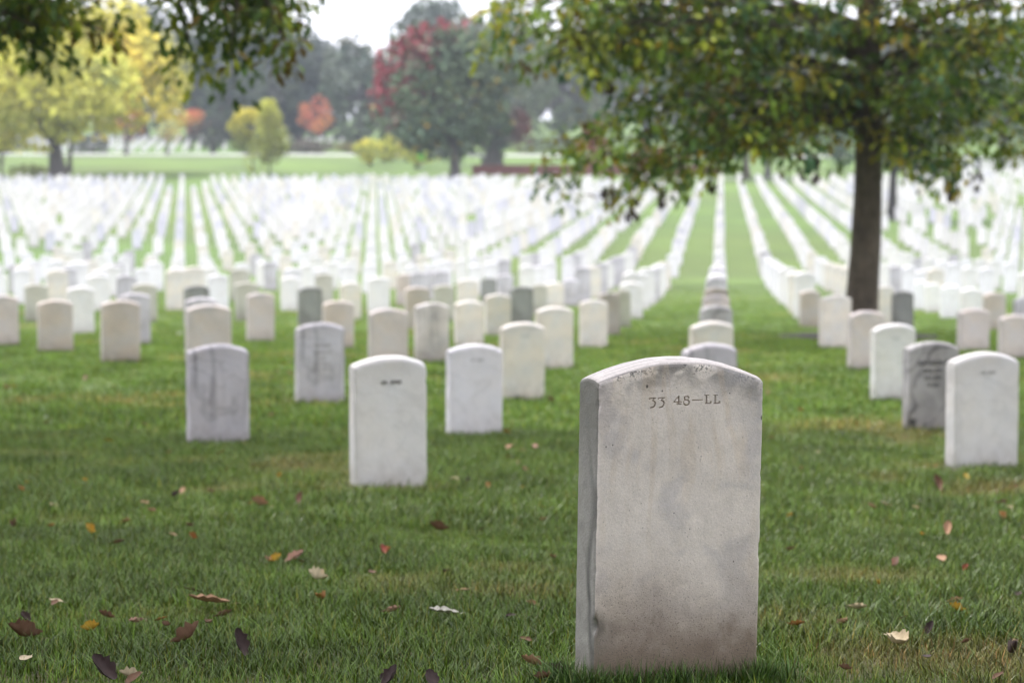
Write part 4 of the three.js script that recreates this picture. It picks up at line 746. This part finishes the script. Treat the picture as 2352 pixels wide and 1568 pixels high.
{
  // longer blades that the mower left along the front stone
  const R = rng(905), g = tuft(77, 12, 0.03, 0.095, 0.0034), g2 = tuft(78, 9, 0.04, 0.12, 0.0032), c0 = atDepth(1530, 1555, 4.2), M = new THREE.Matrix4(), Q = new THREE.Quaternion(), Y = new THREE.Vector3(0, 1, 0), C = new THREE.Color(), list = [];
  for (let i = 0; i < 150; i++) { const f = (R() - 0.5) * 0.42, o = 0.05 + R() * R() * 0.09; list.push([c0.x + Math.cos(THETA) * f + Math.sin(THETA) * o, c0.z - Math.sin(THETA) * f + Math.cos(THETA) * o]); }
  for (let i = 0; i < 60; i++) { const o = (R() - 0.5) * 0.16, f = -0.175 - R() * 0.05; list.push([c0.x + Math.cos(THETA) * f + Math.sin(THETA) * o, c0.z - Math.sin(THETA) * f + Math.cos(THETA) * o]); }
  for (let i = 0; i < 70; i++) { const z = 4.3 + R() * 1.2, x = 0.75 + R() * 0.6; list.push([x, -z]); }
  const im = new THREE.InstancedMesh(g, bladeMat, 190), im2 = new THREE.InstancedMesh(g2, bladeMat, list.length - 190);
  list.forEach(([x, z], i) => { const s = (0.55 + 0.5 * R()) * (i > 210 ? 0.8 : 1); M.compose(new THREE.Vector3(x, groundY(-z), z), Q.setFromAxisAngle(Y, R() * 6.28), new THREE.Vector3(s, s, s)); const k = 0.8 + 0.5 * R(); C.setRGB(0.06 * k, 0.12 * k, 0.022 * k); if (i < 190) { im.setMatrixAt(i, M); im.setColorAt(i, C); } else { im2.setMatrixAt(i - 190, M); im2.setColorAt(i - 190, C); } });
  im.name = numbered('long_grass'); im2.name = numbered('long_grass'); scene.add(im, im2);
  tag(im, 'longer grass blades standing along the foot of the front headstone', 'grass', null, 'stuff'); tag(im2, 'scattered long grass blades right of the front headstone', 'grass', null, 'stuff');
}

{
  // untrimmed blades round the feet of the other near stones
  const R = rng(917), g = tuft(79, 12, 0.04, 0.07, 0.0042), M = new THREE.Matrix4(), Q = new THREE.Quaternion(), Y = new THREE.Vector3(0, 1, 0), C = new THREE.Color(), list = [];
  for (const s of stones.filter((q) => q.near && q.d < 26)) for (let i = 0; i < 34; i++) {
    const f = (R() - 0.5) * (s.w + 0.08), o = s.t / 2 + 0.012 + R() * R() * 0.06, left = R() < 0.2, a = left ? -s.w / 2 - 0.015 - R() * 0.03 : f, b = left ? (R() - 0.5) * s.t : o;
    list.push([s.p.x + Math.cos(THETA) * a + Math.sin(THETA) * b, s.p.z - Math.sin(THETA) * a + Math.cos(THETA) * b]);
  }
  const im = new THREE.InstancedMesh(g, bladeMat, list.length);
  list.forEach(([x, z], i) => { const k = 0.6 + 0.8 * R(), h = 0.4 + 0.8 * R(); M.compose(new THREE.Vector3(x, groundY(-z), z), Q.setFromAxisAngle(Y, R() * 6.28), new THREE.Vector3(0.9, h, 0.9)); im.setMatrixAt(i, M); im.setColorAt(i, C.setRGB(0.075 * k, 0.12 * k, 0.016 * k)); });
  im.name = numbered('long_grass'); scene.add(im); tag(im, 'untrimmed grass blades round the feet of the nearer headstones', 'grass', null, 'stuff');
}

// ------------------------------------------------------------------ fallen leaves
function fallenGeo(seed, curl, lobed) {
  const R = rng(seed), P = [], I = [], n = 9, m = 4;
  for (let j = 0; j <= n; j++) {
    const y = j / n, half = (lobed ? 0.1 + 0.26 * Math.sin(Math.PI * y) * (0.55 + 0.45 * Math.abs(Math.sin(y * 11 + 0.5))) : 0.3 * Math.sin(Math.PI * Math.min(1, y * 0.96 + 0.03)) ** 0.8) * (j === n ? 0.05 : 1);
    for (let i = -m; i <= m; i++) { const x = i / m * half; P.push(x * (1 - 0.25 * curl * Math.abs(i / m)), 0.02 + curl * (1.5 * x * x + 0.35 * (y - 0.45) ** 2) + 0.03 * (vnoise(x * 12 + 9, y * 9, seed) - 0.5) + 0.015 * Math.abs(Math.sin(y * 20)) * Math.abs(i / m), 0.5 - y); }
  }
  for (let j = 0; j < n; j++) for (let i = 0; i < 2 * m; i++) { const a = j * (2 * m + 1) + i, b = a + 2 * m + 1; I.push(a, b, a + 1, b, b + 1, a + 1); }
  const o = P.length / 3, st = [[0, 0.03, 0.5], [0.02, 0.06, 0.62], [0.06, 0.07, 0.76]];          // the stalk
  st.forEach(([x, y, z]) => P.push(x - 0.012, y, z, x + 0.012, y, z)); for (let k = 0; k < 2; k++) I.push(o + 2 * k, o + 2 * k + 1, o + 2 * k + 2, o + 2 * k + 1, o + 2 * k + 3, o + 2 * k + 2);
  const g = new THREE.BufferGeometry(); g.setAttribute('position', new THREE.Float32BufferAttribute(P, 3)); g.setIndex(I);
  const U = []; for (let i = 0; i < P.length; i += 3) U.push(P[i] + 0.5, P[i + 2] + 0.5); g.setAttribute('uv', new THREE.Float32BufferAttribute(U, 2)); g.computeVertexNormals(); return g;
}
const leafGeos = [[1, 0.9, true], [2, 1.8, true], [3, 1.5, true], [4, 2.6, true], [5, 0.9, false]].map((a) => fallenGeo(...a));
const veins = texture(128, 128, (u, v, c) => { const x = Math.abs(u - 0.5), q = Math.abs(((v + x * 0.9) * 9) % 1 - 0.5), k = 0.72 + 0.35 * fbm(u * 12, v * 12, 44, 3) - 0.2 * sstep(0.12, 0, q) - 0.25 * sstep(0.02, 0, x) - 0.3 * sstep(0.68, 0.8, fbm(u * 7, v * 7, 49, 3)); c[0] = c[1] = c[2] = k; });
const LC = { yellow: [0.55, 0.33, 0.03], orange: [0.36, 0.15, 0.035], brown: [0.15, 0.075, 0.04], dark: [0.045, 0.022, 0.018], maroon: [0.035, 0.016, 0.014], tan: [0.38, 0.22, 0.13], pink: [0.42, 0.25, 0.19], cream: [0.55, 0.45, 0.30], red: [0.26, 0.055, 0.03], pale: [0.50, 0.47, 0.42] };
const leafMats = {}; for (const k in LC) leafMats[k] = std(...LC[k], 0.8, { map: veins, name: 'dry_leaf_' + k });
function fallen(px, py, color, size, label, shape, tilt, group, seed) {
  const up = 0.024 + (tilt > 0.9 ? size * 0.25 : size * 0.05), R = rng(seed), p = onGround(px, py, up), m = new THREE.Mesh(leafGeos[shape], leafMats[color]); m.name = numbered('fallen_leaf'); m.castShadow = m.receiveShadow = true;
  p.y += up; m.position.copy(p); m.scale.setScalar(size * 0.95); m.rotation.order = 'YXZ'; m.rotation.set((R() - 0.5) * 0.3 + 0.42 * tilt, R() * 6.28, (R() - 0.5) * 0.6); if (tilt > 0.9) m.rotation.y = (R() - 0.5) * 1.4;
  scene.add(m); tag(m, label, 'leaf', group); return m;
}
[
  [248, 1013, 'yellow', 0.07, 'bright yellow leaf on the grass left of the lilac-grey streaked headstone', 4, 0.4],
  [507, 1041, 'orange', 0.075, 'orange leaf just in front of the lilac-grey streaked headstone', 0, 0.4],
  [690, 1147, 'brown', 0.075, 'curled russet leaf left of the clean white headstone foot', 1, 1.2],
  [597, 1160, 'tan', 0.085, 'curled brown and grey leaf left of the russet curled one', 3, 0.3],
  [106, 972, 'red', 0.085, 'reddish brown leaf at far left below the beige headstones', 0, 0.2],
  [106, 958, 'pale', 0.06, 'whitish leaf touching the reddish brown one at far left', 4, 0.3],
  [678, 1284, 'pink', 0.075, 'broad pinkish tan leaf in the open grass left of centre', 2, 0.7],
  [726, 1331, 'cream', 0.075, 'thin cream leaf below the broad pinkish one', 3, 0.1],
  [739, 1377, 'orange', 0.065, 'folded orange-tan leaf below the thin cream one', 1, 0.5],
  [478, 1384, 'tan', 0.105, 'long brown leaf with a pale underside and a stalk', 0, 0.25],
  [434, 1468, 'brown', 0.075, 'brown curled leaf arching over the grass at lower left', 3, 0.9],
  [549, 1482, 'maroon', 0.07, 'dark maroon leaf standing upright at lower left', 2, 1.4],
  [237, 1545, 'maroon', 0.085, 'large dark maroon leaf at the bottom left edge', 2, 1.1],
  [878, 1266, 'red', 0.055, 'bright red V-shaped leaf in the middle of the foreground grass', 1, 1.0],
  [889, 1268, 'orange', 0.04, 'small orange leaf touching the bright red one', 3, 0.8],
  [1005, 1217, 'brown', 0.075, 'brown curled leaf between the white and the front headstone', 3, 0.2],
  [1018, 1410, 'pale', 0.075, 'pale grey-tan leaf left of the front headstone foot', 0, 0.3],
  [900, 1406, 'pink', 0.05, 'faint pinkish leaf left of the pale grey-tan one', 2, 0.3],
  [206, 1223, 'yellow', 0.07, 'yellow leaf with a dark tip at left', 3, 0.4],
  [122, 1166, 'cream', 0.065, 'pale yellow leaf at left above the dark-tipped yellow one', 1, 0.4],
  [47, 1126, 'orange', 0.055, 'orange leaf with a dark side near the left edge', 1, 0.7],
  [32, 1211, 'brown', 0.07, 'brown leaf with yellow bits near the left edge', 3, 0.4],
  [403, 1138, 'dark', 0.06, 'dark brown leaf below the lilac-grey streaked headstone', 1, 1.0],
  [483, 1131, 'pink', 0.06, 'salmon pink leaf below the lilac-grey streaked headstone', 2, 0.7],
  [643, 1098, 'yellow', 0.06, 'yellow-brown leaf left of the clean white headstone', 3, 0.4],
  [1073, 1108, 'dark', 0.065, 'dark brown leaf right of the clean white headstone foot', 3, 0.4],
  [1122, 1119, 'orange', 0.06, 'yellow-brown leaf right of the dark brown one', 1, 0.5],
  [1170, 1028, 'tan', 0.08, 'tan leaf in the grass right of the grey-veined headstone foot', 0, 0.3],
  [1228, 1029, 'pink', 0.085, 'pinkish tan leaf, right one of a pair before the front headstone', 2, 0.5],
  [1163, 994, 'orange', 0.065, 'orange leaf at the right foot of the grey-veined headstone', 1, 0.5],
  [1265, 921, 'brown', 0.08, 'brown leaf at the right foot of the cream headstone', 3, 0.8],
  [2154, 1113, 'brown', 0.095, 'dark red-brown leaf standing on end left of the large white headstone', 1, 1.4],
  [2148, 1074, 'red', 0.05, 'dark red leaf just above the upright red-brown one', 0, 0.6],
  [2220, 1096, 'yellow', 0.055, 'yellow leaf at the foot of the large white headstone', 4, 1.0],
  [2178, 1216, 'tan', 0.07, 'narrow pinkish brown leaf leaning in the grass at right', 2, 1.3],
  [2036, 1161, 'cream', 0.075, 'cream leaf with a raised stalk right of the front headstone', 0, 0.3],
  [2004, 1166, 'tan', 0.05, 'small tan leaf beside the cream one with a raised stalk', 1, 0.4],
  [2066, 1479, 'cream', 0.10, 'long pale striped leaf lying flat at lower right', 2, 0.15],
  [2136, 1447, 'maroon', 0.045, 'small dark maroon leaf above the long pale striped one', 2, 1.2],
  [2326, 1502, 'dark', 0.065, 'dark brown curled leaf in the lower right corner', 3, 0.8],
  [2219, 1309, 'red', 0.045, 'small red-orange leaf at right', 1, 0.7],
  [2304, 1191, 'orange', 0.065, 'thin orange leaf near the right edge', 3, 0.4],
  [1222, 1527, 'tan', 0.06, 'pale and dark leaf close left of the front headstone foot', 1, 0.9],
  [1288, 1558, 'dark', 0.06, 'dark leaf with an orange rim at the front headstone left foot', 3, 0.9],
  [898, 1562, 'maroon', 0.065, 'dark maroon leaf cut by the bottom edge, left of the front headstone', 2, 1.2],
  [992, 1562, 'maroon', 0.05, 'dark red leaf cut by the bottom edge', 0, 1.0],
  [52, 1466, 'brown', 0.085, 'brown and pink leaf at the lower left edge', 3, 0.4],
  [196, 869, 'brown', 0.09, 'brown-orange leaf on the shade border at left', 0, 0.6],
  [412, 766, 'pale', 0.09, 'white leaf on the sunny grass left of the lilac stones', 4, 0.8],
  [1838, 943, 'orange', 0.07, 'orange leaf on the grass behind the front headstone right edge', 1, 0.4],
].forEach((a, i) => fallen(...a.slice(0, 7), null, 3000 + i));
{
  const R = rng(4711), colors = ['brown', 'tan', 'brown', 'pink', 'dark', 'orange', 'cream', 'brown', 'tan', 'dark', 'tan', 'yellow'];
  for (let i = 0; i < 150; i++) {
    let px = R() * 2352, py = 800 + 760 * R() ** 1.2; const d = -onGround(px, py).z;
    if (px > 1300 && px < 1760 && py > 860) continue;
    const k = colors[Math.floor(R() * colors.length)];
    fallen(px, py, k, 0.022 + 0.026 * R() + d * 0.001, `little ${k} leaf fragment, one of many scattered in the shaded grass`, Math.floor(R() * 5), R() * 0.8, `little ${k} leaf fragments in the grass`, 5000 + i);
  }
}

scene.traverse((o) => { if (o.isMesh) { o.castShadow = true; o.receiveShadow = true; } });
renderer.render(scene, camera);
